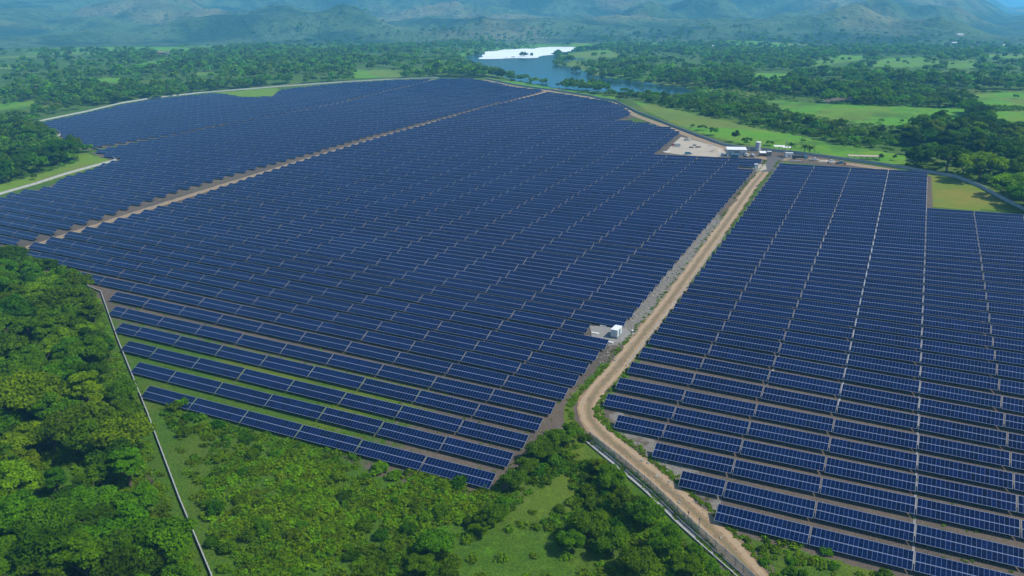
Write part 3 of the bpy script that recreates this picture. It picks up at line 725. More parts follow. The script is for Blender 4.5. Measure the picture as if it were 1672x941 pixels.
# ------------------------------------------------------------------ foliage prototypes
def leaf_cloud(blobs, nq, size, seed, flat=.75, inner=.15):
    """quads scattered over a set of blobs (x, y, z, r): returns vertices, faces, tone per vertex"""
    g = np.random.default_rng(seed); B = np.array(blobs); w = B[:, 3] ** 2; w /= w.sum()
    k = g.choice(len(B), nq, p=w); d = g.normal(size=(nq, 3)); d[:, 2] = np.abs(d[:, 2]) * .9 - .25 * g.random(nq); d /= np.linalg.norm(d, axis=1)[:, None]
    rr = np.where(g.random(nq) < inner, g.random(nq) * .8, .82 + .26 * g.random(nq))
    c = B[k, :3] + d * (B[k, 3] * rr)[:, None] * np.array([1, 1, flat])
    nrm = d * .75 + g.normal(size=(nq, 3)) * .55 + np.array([0, 0, .35]); nrm /= np.linalg.norm(nrm, axis=1)[:, None]
    t = np.cross(nrm, g.normal(size=(nq, 3))); t /= np.linalg.norm(t, axis=1)[:, None] + 1e-9; bt = np.cross(nrm, t)
    s = size * (.55 + .9 * g.random(nq))[:, None]; a = t * s; b = bt * s * .62
    V = np.stack([c - a, c + b * .9 - nrm * s * .08, c + a, c - b * .9 - nrm * s * .08], 1).reshape(-1, 3)
    Fq = np.arange(nq * 4).reshape(-1, 4)
    bt_ = g.random(len(B)); tone = .25 + .45 * bt_[k] + .3 * g.random(nq)
    return V, Fq, np.repeat(tone, 4)
def crown_blobs(kind, r, h, seed):
    g = np.random.default_rng(seed); B = []
    if kind == 'umbrella':
        for i in range(30):
            a = g.random() * 6.283; q = math.sqrt(g.random()) * r * .92; B.append((q * math.cos(a), q * math.sin(a), h * (1 - .30 * (q / r) ** 2) - r * .14 + g.normal() * .3, r * (.17 + .10 * g.random())))
    elif kind == 'bush':
        for i in range(16):
            a = g.random() * 6.283; q = math.sqrt(g.random()) * r * .8; B.append((q * math.cos(a), q * math.sin(a), h * (.25 + .5 * g.random() * (1 - q / r)), r * (.22 + .2 * g.random())))
    else:
        zc = h * .60
        for i in range(34):
            d = g.normal(size=3); d /= np.linalg.norm(d); d[2] = d[2] if d[2] > -.35 else -d[2] * .5
            q = .45 + .42 * g.random(); sx = 1.0 + .25 * math.sin(2 * math.atan2(d[1], d[0]) + seed)
            B.append((d[0] * r * q * sx, d[1] * r * q / sx, zc + d[2] * h * .40 * q * 1.15, r * (.20 + .17 * g.random())))
    return B
def mk_crown(name, kind, r, h, seed, nq, size, mat):
    V, Fq, t = leaf_cloud(crown_blobs(kind, r, h, seed), nq, size, seed)
    g = np.full(len(t), .5); return np_mesh(name, V, Fq, mat, attrs={'tone': np.stack([t, g * 0, g, g + .5], 1)})
def mk_trunk(kind, r, h, seed):
    g = random.Random(seed); b = MB(); top = h * (.78 if kind == 'umbrella' else .5); R0 = .035 * h
    b.beam((0, 0, -1.0), (g.uniform(-.3, .3), g.uniform(-.3, .3), top * .55), R0 * 1.25, n=7, w2=R0 * .85)
    fork = Vector((0, 0, top * .5))
    for i in range(6):
        a = i * 1.05 + g.random() * .5; q = r * g.uniform(.45, .75); e = Vector((q * math.cos(a), q * math.sin(a), top * (1.05 + .35 * g.random())))
        mid = fork.lerp(e, .5) + Vector((0, 0, top * .08)); b.beam(fork, mid, R0 * .6, n=5, w2=R0 * .4); b.beam(mid, e, R0 * .4, n=5, w2=R0 * .12)
    return b.mesh('trunk', M['bark'])
KIND = {'round': (6.0, 10.0), 'tall': (4.8, 13.0), 'umbrella': (8.5, 9.5), 'broad': (7.6, 10.5)}
PROTO = {}
for ki, (kd, (r, h)) in enumerate(KIND.items()):
    for vi in range(2):
        sd = ki * 10 + vi + 1
        V, Fq, t = leaf_cloud(crown_blobs(kd, r, h, sd), 6500, .42, sd)
        g = np.full(len(t), .5); at = {'tone': np.stack([t, g * 0, g, g + .5], 1)}
        for mn in ('leaf_d', 'leaf_m', 'leaf_b'): PROTO[(kd, vi, mn)] = np_mesh('crown', V, Fq, M[mn], attrs=at)
        PROTO[(kd, vi, 'trunk')] = mk_trunk(kd, r, h, sd)
LOD1 = [leaf_cloud(crown_blobs(kd, *KIND[kd], 70 + i), 330, 1.25, 70 + i) for i, kd in enumerate(('round', 'broad', 'umbrella', 'tall', 'round'))]
LOD2 = [leaf_cloud(crown_blobs(kd, *KIND[kd], 90 + i), 95, 2.3, 90 + i, inner=.05) for i, kd in enumerate(('round', 'broad', 'broad'))]
BUSH = {}
for vi in range(3):
    V, Fq, t = leaf_cloud(crown_blobs('bush', 2.4, 2.6, 200 + vi), 1500, .24, 200 + vi, 1.0)
    g = np.full(len(t), .5); at = {'tone': np.stack([t, g * 0, g, g + .5], 1)}
    for mn in ('leaf_d', 'leaf_m', 'leaf_b', 'leaf_s'): BUSH[(vi, mn)] = np_mesh('foliage', V, Fq, M[mn], attrs=at)
BLOD = [leaf_cloud(crown_blobs('bush', 2.4, 2.6, 300 + i), 110, .50, 300 + i, 1.0) for i in range(3)]

def inpx(px, py, polys):
    r = np.zeros(np.shape(px), bool)
    for p in polys: r |= in_poly(px, py, p)
    return r
FOREST = [[(-400, 470), (0, 405), (30, 432), (100, 450), (140, 470), (158, 484), (338, 960), (330, 1200), (-500, 1200), (-700, 700)]]
F_CLEAR = [[(95, 775), (180, 745), (190, 775), (100, 805)], [(140, 468), (172, 480), (345, 941), (400, 1200), (328, 1200), (322, 941), (232, 690), (158, 490)]]
SCRUB = [[(252, 655), (800, 797), (868, 733), (905, 700), (940, 700), (968, 728), (1215, 960), (1250, 1100), (400, 1100), (375, 960)]]
S_CLEAR = [[(848, 822), (925, 770), (940, 815), (884, 855), (985, 960), (1000, 1100), (745, 1100), (740, 960), (760, 895)], [(960, 712), (1215, 945), (1180, 945), (1080, 850), (950, 735)], [(250, 640), (810, 780), (800, 800), (240, 662)], [(345, 960), (375, 960), (262, 660), (245, 655)]]
SOUTH = [[(1200, 868), (1260, 868), (1330, 895), (1420, 925), (1480, 960), (1500, 1100), (1300, 1100), (1235, 925)]]
LEFTW = [[(-60, 200), (40, 206), (80, 216), (100, 224), (98, 230), (110, 244), (160, 262), (110, 285), (60, 300), (0, 320), (-60, 330)]]
MEADOW = [(40, 204), (97, 221)]
# candidate trees: (x, y, radius factor, kind, tone, zone)
CAND = []
def leftw(px, py): return inpx(px, py, LEFTW)
def jgrid(x0, x1, y0, y1, s, seed):
    g = np.random.default_rng(seed); X, Y = np.meshgrid(np.arange(x0, x1, s), np.arange(y0, y1, s)); X = X + (np.arange(X.shape[0]) % 2 * s / 2)[:, None]
    return X.ravel() + g.uniform(-.36, .36, X.size) * s, Y.ravel() + g.uniform(-.36, .36, X.size) * s, g
def candidates(x, y):
    z, do, sd, r = ground_z(x, y); z = z + np.where(r > 2300, mountain_z(x, y), 0); px, py = to_px(x, y, z); return z, do, sd, r, px, py
x, y, g = jgrid(-330, 60, 75, 420, 9.4, 5)
z, do, sd, r, px, py = candidates(x, y)
WALL_XY = [tuple(G(*p)[:2]) for p in [(352, 965), (345, 941), (293, 816), (242, 679), (192, 555), (165, 478.5), (143, 469), (120, 456), (100, 447.5), (60, 436)]]
dw_ = d_poly(x, y, WALL_XY, False); k = inpx(px, py, FOREST) & (dw_ > 5.2) & ~inpx(px, py, F_CLEAR[:1]) & (px > -90) & (py < 1120) & (y > 60)
for i in np.nonzero(k)[0]: CAND.append((x[i], y[i], z[i], min(g.uniform(.62, 1.15), dw_[i] / 7.5), g.choice(['round', 'round', 'broad', 'umbrella', 'tall']), g.choice(['leaf_d', 'leaf_m', 'leaf_m', 'leaf_b'], p=[.12, .35, .33, .20]), 'forest'))
for (a, c, sc, kd, tn) in [(62, 668, 1.45, 'broad', 'leaf_b'), (140, 712, 1.3, 'umbrella', 'leaf_m'), (105, 500, 1.35, 'broad', 'leaf_m'), (40, 850, 1.1, 'round', 'leaf_m')]:
    p = G(a, c + 18); CAND = [q for q in CAND if math.hypot(q[0] - p.x, q[1] - p.y) > 8.5]; CAND.append((p.x, p.y, p.z - CAMZ, sc, kd, tn, 'forest'))
# scrub trees by the road bend and inside the scrub
for (a, c, sc, kd, tn) in [(905, 735, .62, 'round', 'leaf_m'), (925, 722, .55, 'round', 'leaf_m'), (885, 752, .55, 'broad', 'leaf_m'), (862, 775, .5, 'round', 'leaf_m'), (838, 800, .48, 'broad', 'leaf_m'), (805, 858, .5, 'broad', 'leaf_m'), (785, 872, .45, 'round', 'leaf_m'),
                       (712, 905, .6, 'broad', 'leaf_m'), (690, 935, .5, 'round', 'leaf_m'), (1000, 800, .55, 'broad', 'leaf_m'), (1020, 835, .6, 'round', 'leaf_m'), (1050, 860, .6, 'broad', 'leaf_m'), (960, 880, .6, 'broad', 'leaf_m'), (1000, 905, .6, 'round', 'leaf_m'), (1085, 905, .55, 'broad', 'leaf_m'),
                       (1040, 935, .6, 'broad', 'leaf_m'), (1120, 935, .5, 'round', 'leaf_m'), (930, 900, .5, 'round', 'leaf_m'), (980, 775, .42, 'round', 'leaf_b'), (300, 665, .3, 'round', 'leaf_m'), (285, 672, .3, 'broad', 'leaf_b'), (330, 690, .3, 'round', 'leaf_m')]:
    p = G(a, c); CAND.append((p.x, p.y, p.z - CAMZ, sc, kd, tn, 'scrub'))
# the valley
x, y, g = jgrid(-1500, 1500, 330, 1300, 12.5, 6)
z, do, sd, r, px, py = candidates(x, y); _, pyt = to_px(x, y, z + 8.5)
dens = fbm(x / 90, y / 90, 3, 41)
side = px > 1000
far_ok = (do > 7) & (sd > 6) & ~inpx(px, py, PASTURE + BROWN) & ~inpx(px, pyt, PASTURE[:19]) & (px > -120) & (px < PW + 120) & (py < 420) & (r < 1300)
leftwood = inpx(px, py, LEFTW); g2 = g.random(len(x))
thin = np.where((do < 26) & ~leftwood & (px > 1000) & (px < 1480), .25, 1.0)
k = far_ok & (leftwood | (g2 < thin * np.where(dens > .44, .95, .30)))
OPEN = [[(760, 96), (800, 122), (890, 142), (1000, 152), (1060, 156), (1150, 160), (1345, 172), (1345, 160), (1230, 150), (1060, 139), (950, 127), (890, 100), (780, 92)]]
open_ = inpx(px, py, OPEN); tall_ = (px > 985) & (px < 1340) & (py > 140) & (py < 186) & (do < 200)
k &= ~open_
sparse = (do > 5) & (sd > 5) & inpx(px, py, PASTURE) & (g.random(len(x)) < .03) & (px > 0) & (px < PW) & (r < 1300)
for i in np.nonzero(k | sparse)[0]:
    big = .6 + .5 * g.random() + (.25 if dens[i] > .55 else 0); zone = 'left' if leftwood[i] else ('right' if px[i] > 1000 else 'back')
    if sparse[i]: big *= .5
    if tall_[i]: big *= .55
    if px[i] > 1470 and r[i] < 750: big *= 1.25
    CAND.append((x[i], y[i], z[i], big * (.75 if (px[i] > 1000 and r[i] < 800 and px[i] < 1480) else 1), g.choice(['round', 'round', 'broad', 'umbrella', 'tall']), g.choice(['leaf_d', 'leaf_m', 'leaf_b'], p=[.45, .4, .15]), zone))
for (a, c, sc, kd, tn) in [(1545, 281, 1.55, 'umbrella', 'leaf_d'), (1598, 296, 1.6, 'umbrella', 'leaf_b'), (1640, 274, 1.6, 'umbrella', 'leaf_d'), (1496, 273, 1.1, 'round', 'leaf_d'), (1650, 322, 1.4, 'umbrella', 'leaf_b'), (1672, 340, 1.2, 'broad', 'leaf_m'), (1572, 286, 1.0, 'round', 'leaf_m'), (1672, 296, 1.3, 'broad', 'leaf_m'), (1520, 262, 1.0, 'broad', 'leaf_m'), (1618, 262, 1.1, 'round', 'leaf_m'),
                       (855, 95.5, 1.3, 'umbrella', 'leaf_d'), (868, 95, .9, 'umbrella', 'leaf_d'), (838, 97.2, .6, 'round', 'leaf_d'), (826, 98, .5, 'round', 'leaf_d'),
                       (1165, 221, .62, 'round', 'leaf_d'), (1200, 232, .65, 'broad', 'leaf_d'), (1146, 213, .5, 'round', 'leaf_d'), (1223, 233, .4, 'tall', 'leaf_d'), (1215, 236, .45, 'broad', 'leaf_m'), (1257, 238, .45, 'umbrella', 'leaf_m'), (1131, 209, .35, 'round', 'leaf_m'),
                       (888, 139, 1.0, 'round', 'leaf_m'), (910, 142, .55, 'round', 'leaf_d'), (925, 143.5, .6, 'round', 'leaf_d'), (850, 135, .35, 'round', 'leaf_m'), (866, 137, .4, 'round', 'leaf_b'), (1438, 262, .4, 'round', 'leaf_d'), (1460, 262, .3, 'round', 'leaf_d')]:
    p = G(a, c); CAND = [q for q in CAND if math.hypot(q[0] - p.x, q[1] - p.y) > 8 * sc]; CAND.append((p.x, p.y, p.z - CAMZ, sc, kd, tn, 'right' if a > 1000 else 'river'))
tc = []
for q in CAND:
    a, c = to_px(q[0], q[1], q[2] + 6.0); d = math.sqrt(q[0] ** 2 + q[1] ** 2 + q[2] ** 2); vis_ = -40 < a < PW + 40 and -10 < c < PH + 60
    tc.append((float(a), float(c), d, vis_, q))
order = sorted([t for t in tc if t[3]], key=lambda t: -(t[4][3] / t[2]) * (1.0 if t[4][6] != 'back' else .8)); indiv = order[:292]; iid = set(id(t) for t in indiv)
TONE = {'leaf_s': 'olive green', 'leaf_d': 'dark green', 'leaf_m': 'mid green', 'leaf_b': 'bright yellow-green'}; FORM = {'round': 'round-crowned', 'tall': 'tall narrow', 'umbrella': 'flat-topped spreading', 'broad': 'broad leafy'}
def zone_words(t):
    a, c, d, _, q = t; z_ = q[6]
    if z_ == 'forest':
        return 'in the lower left wood', int(min(9, max(0, (c - 400) // 60))), ['level with the farm track end', 'below the farm track end', 'beside the fence corner', 'below the fence corner', 'level with the third panel row', 'level with the front panel row', 'just below the front panel row', 'in its lower third', 'near its bottom edge', 'at its bottom edge']
    if z_ == 'scrub': return 'in the scrub', int(c > 850), ['near the road bend', 'near the bottom edge']
    if z_ == 'left': return 'in the far left wood', int(c > 240), ['upper side', 'lower side']
    if z_ == 'river': return 'on the grassy bank before the river', 0, ['']
    if z_ == 'right': b_ = 0 if c < 160 else (1 if c < 200 else (2 if c < 235 else 3)); return 'right of the solar field', b_, ['beyond the long pasture', 'at the pasture edge', 'behind the site yard', 'along the perimeter fence']
    return 'behind the far edge of the field', 0, ['']
grp = {}
for t in indiv:
    z_, b_, names = zone_words(t); grp.setdefault((z_, names[b_], TONE[t[4][5]], FORM[t[4][4]]), []).append(t)
for (z_, bn, tn, fm), L in grp.items():
    L.sort(key=lambda t: t[0])
    for i, t in enumerate(L):
        pos = '' if len(L) == 1 else (f'{ordi(i + 1)} from the left ' if i < len(L) - 1 or len(L) < 3 else 'rightmost ')
        lab = f"{tn} {fm} tree {pos}{z_}" + (f", {bn}" if bn else '')
        w_ = lab.split()
        if len(w_) > 16: lab = f"{tn} {fm.split()[0]} tree {pos}{z_}" + (f", {bn}" if bn else '')
        if len(lab.split()) > 16: lab = ' '.join(lab.replace(' in the lower left wood', ' in lower left wood').split()[:16])
        t[4] if 0 else None
        q = t[4]; o = empty('tree', (q[0], q[1], q[2] + CAMZ), random.uniform(0, 6.28)); s = q[3]; vi = random.randrange(2)
        o.scale = (s * random.uniform(.92, 1.1), s * random.uniform(.92, 1.1), s * random.uniform(.88, 1.12))
        tag(o, lab, 'tree', 'trees ' + z_)
        link('trunk', PROTO[(q[4], vi, 'trunk')], None, o); link('crown', PROTO[(q[4], vi, q[5])], None, o)

def scatter_mesh(name, items, lods, mat):
    """items: (x, y, zworld, scale, lod index, tone shift, rnd); all leaf clumps in one mesh"""
    VV, TT = [], []
    items = np.array(items)
    for li, (V, Fq, t) in enumerate(lods):
        it = items[items[:, 4].astype(int) == li]
        if not len(it): continue
        th = it[:, 6] * 6.283; c, s = np.cos(th), np.sin(th)
        X = (V[None, :, 0] * c[:, None] - V[None, :, 1] * s[:, None]) * it[:, 3:4] + it[:, 0:1]
        Y = (V[None, :, 0] * s[:, None] + V[None, :, 1] * c[:, None]) * it[:, 3:4] + it[:, 1:2]
        Z = V[None, :, 2] * it[:, 3:4] * (.85 + .3 * it[:, 6:7]) + it[:, 2:3]
        VV.append(np.stack([X, Y, Z], 2).reshape(-1, 3))
        tn = np.clip(t[None] + it[:, 5:6], 0, 1) * np.ones((len(it), 1)); rd = np.repeat((it[:, 6:7] * 7.31) % 1, len(V), 1)
        TT.append(np.stack([tn.ravel(), rd.ravel(), np.zeros(tn.size), np.ones(tn.size)], 1))
    V = np.concatenate(VV); Fq = np.arange(len(V)).reshape(-1, 4)
    return link(name, np_mesh(name, V, Fq, mat, attrs={'tone': np.concatenate(TT)}))
items = [(q[0], q[1], q[2] + CAMZ - .3, q[3], RNG.integers(0, 5), {'leaf_d': -.15, 'leaf_m': .05, 'leaf_b': .4}[q[5]], RNG.random()) for (a, c, d, v_, q) in tc if id is not None and (a > -150 and a < PW + 150) and not v_ or v_]
keep_items = []
idset = set((t[4][0], t[4][1]) for t in indiv)
for it in items:
    if (it[0], it[1]) in idset: continue
    keep_items.append(it)
tag(scatter_mesh('valley_woodland', keep_items, LOD1, M['leaf_f']), 'dense green woodland spreading over the plain around and behind the solar field', 'woodland', None, 'stuff')
x, y, g = jgrid(-900, 1000, 330, 1200, 5.6, 18)
z, do, sd, r, px, py = candidates(x, y); n5 = fbm(x / 40, y / 40, 3, 47)
k = (do > 6) & (sd > 5) & ~inpx(px, py, PASTURE + BROWN) & (px > -60) & (px < PW + 60) & (r < 1150) & ((px > 990) | leftw(px, py)) & (g.random(len(x)) < np.where(n5 > .42, .85, .25)) & ((do > 30) | (px > 1480) | (px < 300))
items = [(x[i], y[i], z[i] + CAMZ - .4, .5 + .75 * g.random(), g.integers(0, 3), -.1 + .5 * g.random(), g.random()) for i in np.nonzero(k)[0]]
tag(scatter_mesh('valley_scrub', items, BLOD, M['leaf_f']), 'low green scrub filling the ground between trees and pastures beyond the field', 'scrub', None, 'stuff')
print('valley scrub', len(items))
x, y, g = jgrid(-2600, 2900, 1000, 3900, 14.5, 8)
z, do, sd, r, px, py = candidates(x, y); dens = fbm(x / 170, y / 170, 4, 43); _, pyt = to_px(x, y, z + 9)
k = (r > 1290) & (r < 3700) & (do > 7) & (sd > 8) & ~inpx(px, py, PASTURE + BROWN) & ~inpx(px, pyt, PASTURE[:19]) & (px > -60) & (px < PW + 60) & (g.random(len(x)) < np.where(dens > .46, .9, .20) * np.where(r > 2600, .30, 1) * sm(3150, 2600, r))
k |= (r > 1290) & (r < 2900) & (sd > 5) & (sd < 40) & (px > -60) & (px < PW + 60) & (g.random(len(x)) < .35) & (px > 985)
k |= (r > 1290) & (r < 2600) & (sd > 5) & inpx(px, py, PASTURE) & (g.random(len(x)) < .05)
items = [(x[i], y[i], z[i] + CAMZ - .5, (.42 + .8 * g.random() ** 1.3), g.integers(0, 3), -.15 + .6 * g.random(), g.random()) for i in np.nonzero(k)[0]]
tag(scatter_mesh('far_woodland', items, LOD2, M['leaf_f']), 'hazy green woodland across the valley floor up to the foot of the mountains', 'woodland', None, 'stuff')
print('trees cand', len(CAND), 'far', len(items))
# ------------------------------------------------------------------ shrubs and undergrowth
x, y, g = jgrid(-330, 260, 70, 430, 1.55, 15)
z, do, sd, r, px, py = candidates(x, y)
fo = inpx(px, py, FOREST) & ~inpx(px, py, [F_CLEAR[1]]); fcl = inpx(px, py, [F_CLEAR[0]]); sc_ = inpx(px, py, SCRUB); cl = inpx(px, py, S_CLEAR); so_ = inpx(px, py, SOUTH)
n_ = fbm(x / 11, y / 11, 3, 61); pr = np.where(fo, .62, 0) + np.where(sc_ & ~cl, np.where(n_ > .45, .95, .28), 0) + np.where(sc_ & cl & ~inpx(px, py, S_CLEAR[2:]), .05, 0) + np.where(so_, np.where(n_ > .5, .8, .1), 0)
pr = np.where(fcl, .05, pr); k = (g.random(len(x)) < pr) & (d_poly(x, y, WALL_XY, False) > 1.9) & (px > -80) & (px < PW + 80) & (py < 1060) & (d_poly(x, y, MAIN_XY, False) > 5.5)
hs_ = fbm(x / 16, y / 16, 2, 66)
items = [(x[i], y[i], z[i] + CAMZ - .35, (.38 + .35 * g.random() + .5 * max(0, hs_[i] - .42)) * (.75 if so_[i] else 1), g.integers(0, 3), -.3 + .5 * g.random() + 1.1 * (hs_[i] - .45), g.random()) for i in np.nonzero(k)[0]]
tag(scatter_mesh('undergrowth', items, BLOD, M['leaf_s']), 'low tangled green undergrowth covering the ground below and beside the panels', 'undergrowth', None, 'stuff')
print('undergrowth', len(items))
def shrub_field(n, polys, excl, smin, smax, lab, grp_, seed, tones, words):
    g = np.random.default_rng(seed); got = []; tries = 0
    xs = [p[0] for q in polys for p in q]; ys = [p[1] for q in polys for p in q]
    while len(got) < n and tries < n * 60:
        tries += 1; a = g.uniform(max(0, min(xs)), min(PW, max(xs))); c = g.uniform(min(ys), min(PH + 20, max(ys)))
        if not inpx(np.array([a]), np.array([c]), polys)[0] or inpx(np.array([a]), np.array([c]), excl)[0]: continue
        p = G(a, c)
        if min([(p - w[0]).length for w in got] + [99]) < 2.6: continue
        got.append((p, a, c, g.uniform(smin, smax), tones[g.integers(len(tones))], g.integers(3)))
    bands = {}
    for w in got: bands.setdefault((int(w[2] > words[0]), w[4]), []).append(w)
    for (bd, tn), L in bands.items():
        L.sort(key=lambda w: w[1])
        for i, (p, a, c, s, tn_, vi) in enumerate(L):
            o = empty('shrub', p, random.uniform(0, 6.28)); o.scale = (s, s, s * random.uniform(.8, 1.2))
            tag(o, f"{TONE.get(tn, 'olive green')} shrub, {ordi(i + 1)} from left {lab}, {words[1 + bd]}", 'shrub', grp_)
            link('foliage', BUSH[(vi, tn)], None, o)
shrub_field(110, SCRUB, S_CLEAR, .5, 1.15, 'in the scrub', 'shrubs in the scrub', 31, ['leaf_d', 'leaf_m', 'leaf_s'], (830, 'upper half', 'lower half'))
shrub_field(16, SOUTH, [], .4, .8, 'below the right-hand panels', 'shrubs below the right-hand panels', 32, ['leaf_m', 'leaf_s'], (905, 'upper side', 'lower side'))
shrub_field(26, [[(1010, 155), (1110, 176), (1240, 206), (1340, 226), (1330, 222), (1230, 201), (1100, 171), (1010, 151)]], [], 1.1, 1.9, 'in the hedge by the river pasture', 'shrubs in the hedge', 33, ['leaf_d', 'leaf_m'], (185, 'upper half', 'lower half'))

# ------------------------------------------------------------------ fences and strips
def resample(P, step):
    out = [P[0]]
    for a, b in zip(P, P[1:]):
        n = max(1, round((b - a).length / step))
        for k in range(1, n + 1): out.append(a.lerp(b, k / n))
    return out
def fence(px, h, step, style, name, lab, cat):
    P = resample([Vector((*G(*p)[:2], 0)) for p in px], step)
    P = [Vector((p.x, p.y, gz(p.x, p.y))) for p in P]
    c = sum(P, Vector()) / len(P); o = empty(name, c); tag(o, lab, cat); P = [p - c for p in P]
    b = MB(); r = MB(); th = .10 if style == 'wall' else .015
    for a, q in zip(P, P[1:]):
        t = (q - a); t.z = 0; t.normalize(); n = Vector((t.y, -t.x, 0)) * th; U = Vector((0, 0, h)); D = Vector((0, 0, -.5))
        b.poly([a + n + D, q + n + D, q + n + U, a + n + U]); b.poly([q - n + D, a - n + D, a - n + U, q - n + U])
        if style == 'wall':
            w = n * 1.35; z0 = Vector((0, 0, h + .002)); z1 = Vector((0, 0, h + .14))
            r.poly([a + w + z1, q + w + z1, q - w + z1, a - w + z1]); r.poly([a + w + z0, q + w + z0, q + w + z1, a + w + z1]); r.poly([q - w + z0, a - w + z0, a - w + z1, q - w + z1])
        else:
            r.beam(a + Vector((0, 0, h)), q + Vector((0, 0, h)), .055, n=5)
    b.obj('wall_panel' if style == 'wall' else 'wire_mesh', M['perim'] if style == 'wall' else M['link'], o)
    r.obj('coping' if style == 'wall' else 'top_rail', M['concl'] if style == 'wall' else M['alu'], o)
    pm = MB(); w = .17 if style == 'wall' else .06; pm.box(-w, w, -w, w, -.6, h + (.22 if style == 'wall' else .28))
    me = pm.mesh('post', M['concl'] if style == 'wall' else M['steel']); k = max(1, math.ceil(len(P) / 95))
    for p in P[::k]: link('post', me, None, o, p)
fence([(352, 965), (345, 941), (293, 816), (242, 679), (192, 555), (165, 478.5), (143, 469), (120, 456), (100, 447.5), (60, 436)], .8, 4.0, 'wall', 'perimeter_wall', 'thin pale perimeter wall running down beside the lower left wood', 'wall')
fence([(-30, 327), (60, 301), (107, 285.5), (190, 262.5), (166, 247), (143, 240.5), (109, 238)], 1.5, 6.0, 'wall', 'perimeter_wall', 'grey perimeter wall in a sharp V around the far left grass corner', 'wall')
fence([(72, 234), (99, 221), (97, 217), (82, 211.5), (45, 204), (75, 196.5), (141, 183), (197, 169.5), (251, 160.5), (330, 152), (357, 150), (456, 142), (560, 134.5), (640, 130), (716, 127.5)], 1.5, 9.0, 'wall', 'perimeter_wall', 'grey perimeter wall along the far left edge of the panels below the trees', 'wall')
fence([(792, 129), (835, 138.5), (891, 146.5), (960, 157), (1003, 165), (1040, 184), (1102, 208.5), (1130, 219), (1180, 237.5), (1215, 243)], 1.6, 8.0, 'wall', 'perimeter_wall', 'grey perimeter wall along the green pasture from river to site building', 'wall')
fence([(1215, 243), (1250, 246.5), (1300, 251), (1360, 259), (1440, 270), (1515, 282.5), (1560, 290.5), (1600, 306), (1640, 328), (1700, 358)], 1.7, 6.0, 'wall', 'perimeter_wall', 'grey perimeter wall curving behind the right-hand panels by the big trees', 'wall')
fence([(962, 716), (985, 735), (1012, 756), (1062, 798), (1117, 851), (1152, 883), (1200, 925), (1240, 962)], 2.3, 3.0, 'mesh', 'chain_link_fence', 'grey chain-link fence along the lower main road with small posts', 'fence')
# concrete drain just outside that fence
def drain(px, name, lab):
    P = resample([Vector((*G(*p)[:2], 0)) for p in px], 4.0); P = [Vector((p.x, p.y, gz(p.x, p.y))) for p in P]
    c = sum(P, Vector()) / len(P); o = empty(name, c); tag(o, lab, 'drain'); P = [p - c for p in P]; ba = MB(); bb = MB()
    for a, q in zip(P, P[1:]):
        t = (q - a); t.z = 0; t.normalize(); n = Vector((t.y, -t.x, 0)); Z = Vector((0, 0, 1))
        ba.poly([a + n * .55 + Z * .05, q + n * .55 + Z * .05, q - n * .55 + Z * .05, a - n * .55 + Z * .05])
        for s in (1, -1):
            k = [n * s * .58 - Z * .3, n * s * .58 + Z * .42, n * s * .86 + Z * .42, n * s * .86 - Z * .3]
            for i in range(3): bb.poly([a + k[i], q + k[i], q + k[i + 1], a + k[i + 1]])
    ba.obj('channel_bed', M['conc'], o); bb.obj('channel_wall', M['conc'], o)
drain([(957, 719), (982, 740), (1010, 763), (1058, 804), (1112, 857), (1148, 889), (1196, 931), (1230, 962)], 'drainage_channel', 'open concrete drainage channel beside the fence on the scrub side')
def strip_uv(name, u, v0, v1, half, mat, lift):
    b = MB(); vs = np.linspace(v0, v1, 30)
    for a, c in zip(vs, vs[1:]): b.poly([pl(u - half, a, lift), pl(u + half, a, lift), pl(u + half, c, lift), pl(u - half, c, lift)])
    tag(b.obj(name, mat), kind='structure')
strip_uv('cable_trench', -9.1, 235, 552, .24, M['concl'], .06)
strip_uv('cable_trench', 13.0, 165, 545, .3, M['pad'], .06)
strip_uv('cable_trench', -31.2, 240, 552, .3, M['sand'], .06)
strip_uv('cable_trench', -53.3, 262, 552, .2, M['concl'], .06)
b = MB(); o = empty('kerb_board', pl(-77.6, 310)); tag(o, 'long low white board along the left ends of the right-hand panels', 'board')
inv = o.matrix_basis.inverted(); vs = np.linspace(236, 392, 40); bp = MB()
for a, c in zip(vs, vs[1:]):
    for (u_, w_) in ((-77.7, 1), (-77.55, -1)):
        q = [pl(u_, a, -.1), pl(u_, c, -.1), pl(u_, c, .5), pl(u_, a, .5)]; q = [p - o.location for p in q]; b.poly(q if w_ < 0 else q[::-1])
    b.poly([pl(-77.7, a, .5) - o.location, pl(-77.55, a, .5) - o.location, pl(-77.55, c, .5) - o.location, pl(-77.7, c, .5) - o.location])
b.obj('board', M['concl'], o)
pm = MB(); pm.box(-.06, .06, -.06, .06, -.3, .95); me = pm.mesh('peg', M['wood'])
for v in vs[::2]: link('peg', me, None, o, pl(-77.85, v) - o.location)

# ------------------------------------------------------------------ site objects
def at(px, py, rz=0.0, name='', lab='', cat='', group=None):
    p = G(px, py); o = empty(name, p, rz); return tag(o, lab, cat, group)
def bevel(o, w):
    m = o.modifiers.new('bevel', 'BEVEL'); m.width = w; m.segments = 2; m.limit_method = 'ANGLE'; return o
def bx(name, mat, par, *d):
    b = MB()
    for q in (d if isinstance(d[0], tuple) else [d]): b.box(*q)
    return b.obj(name, mat, par)
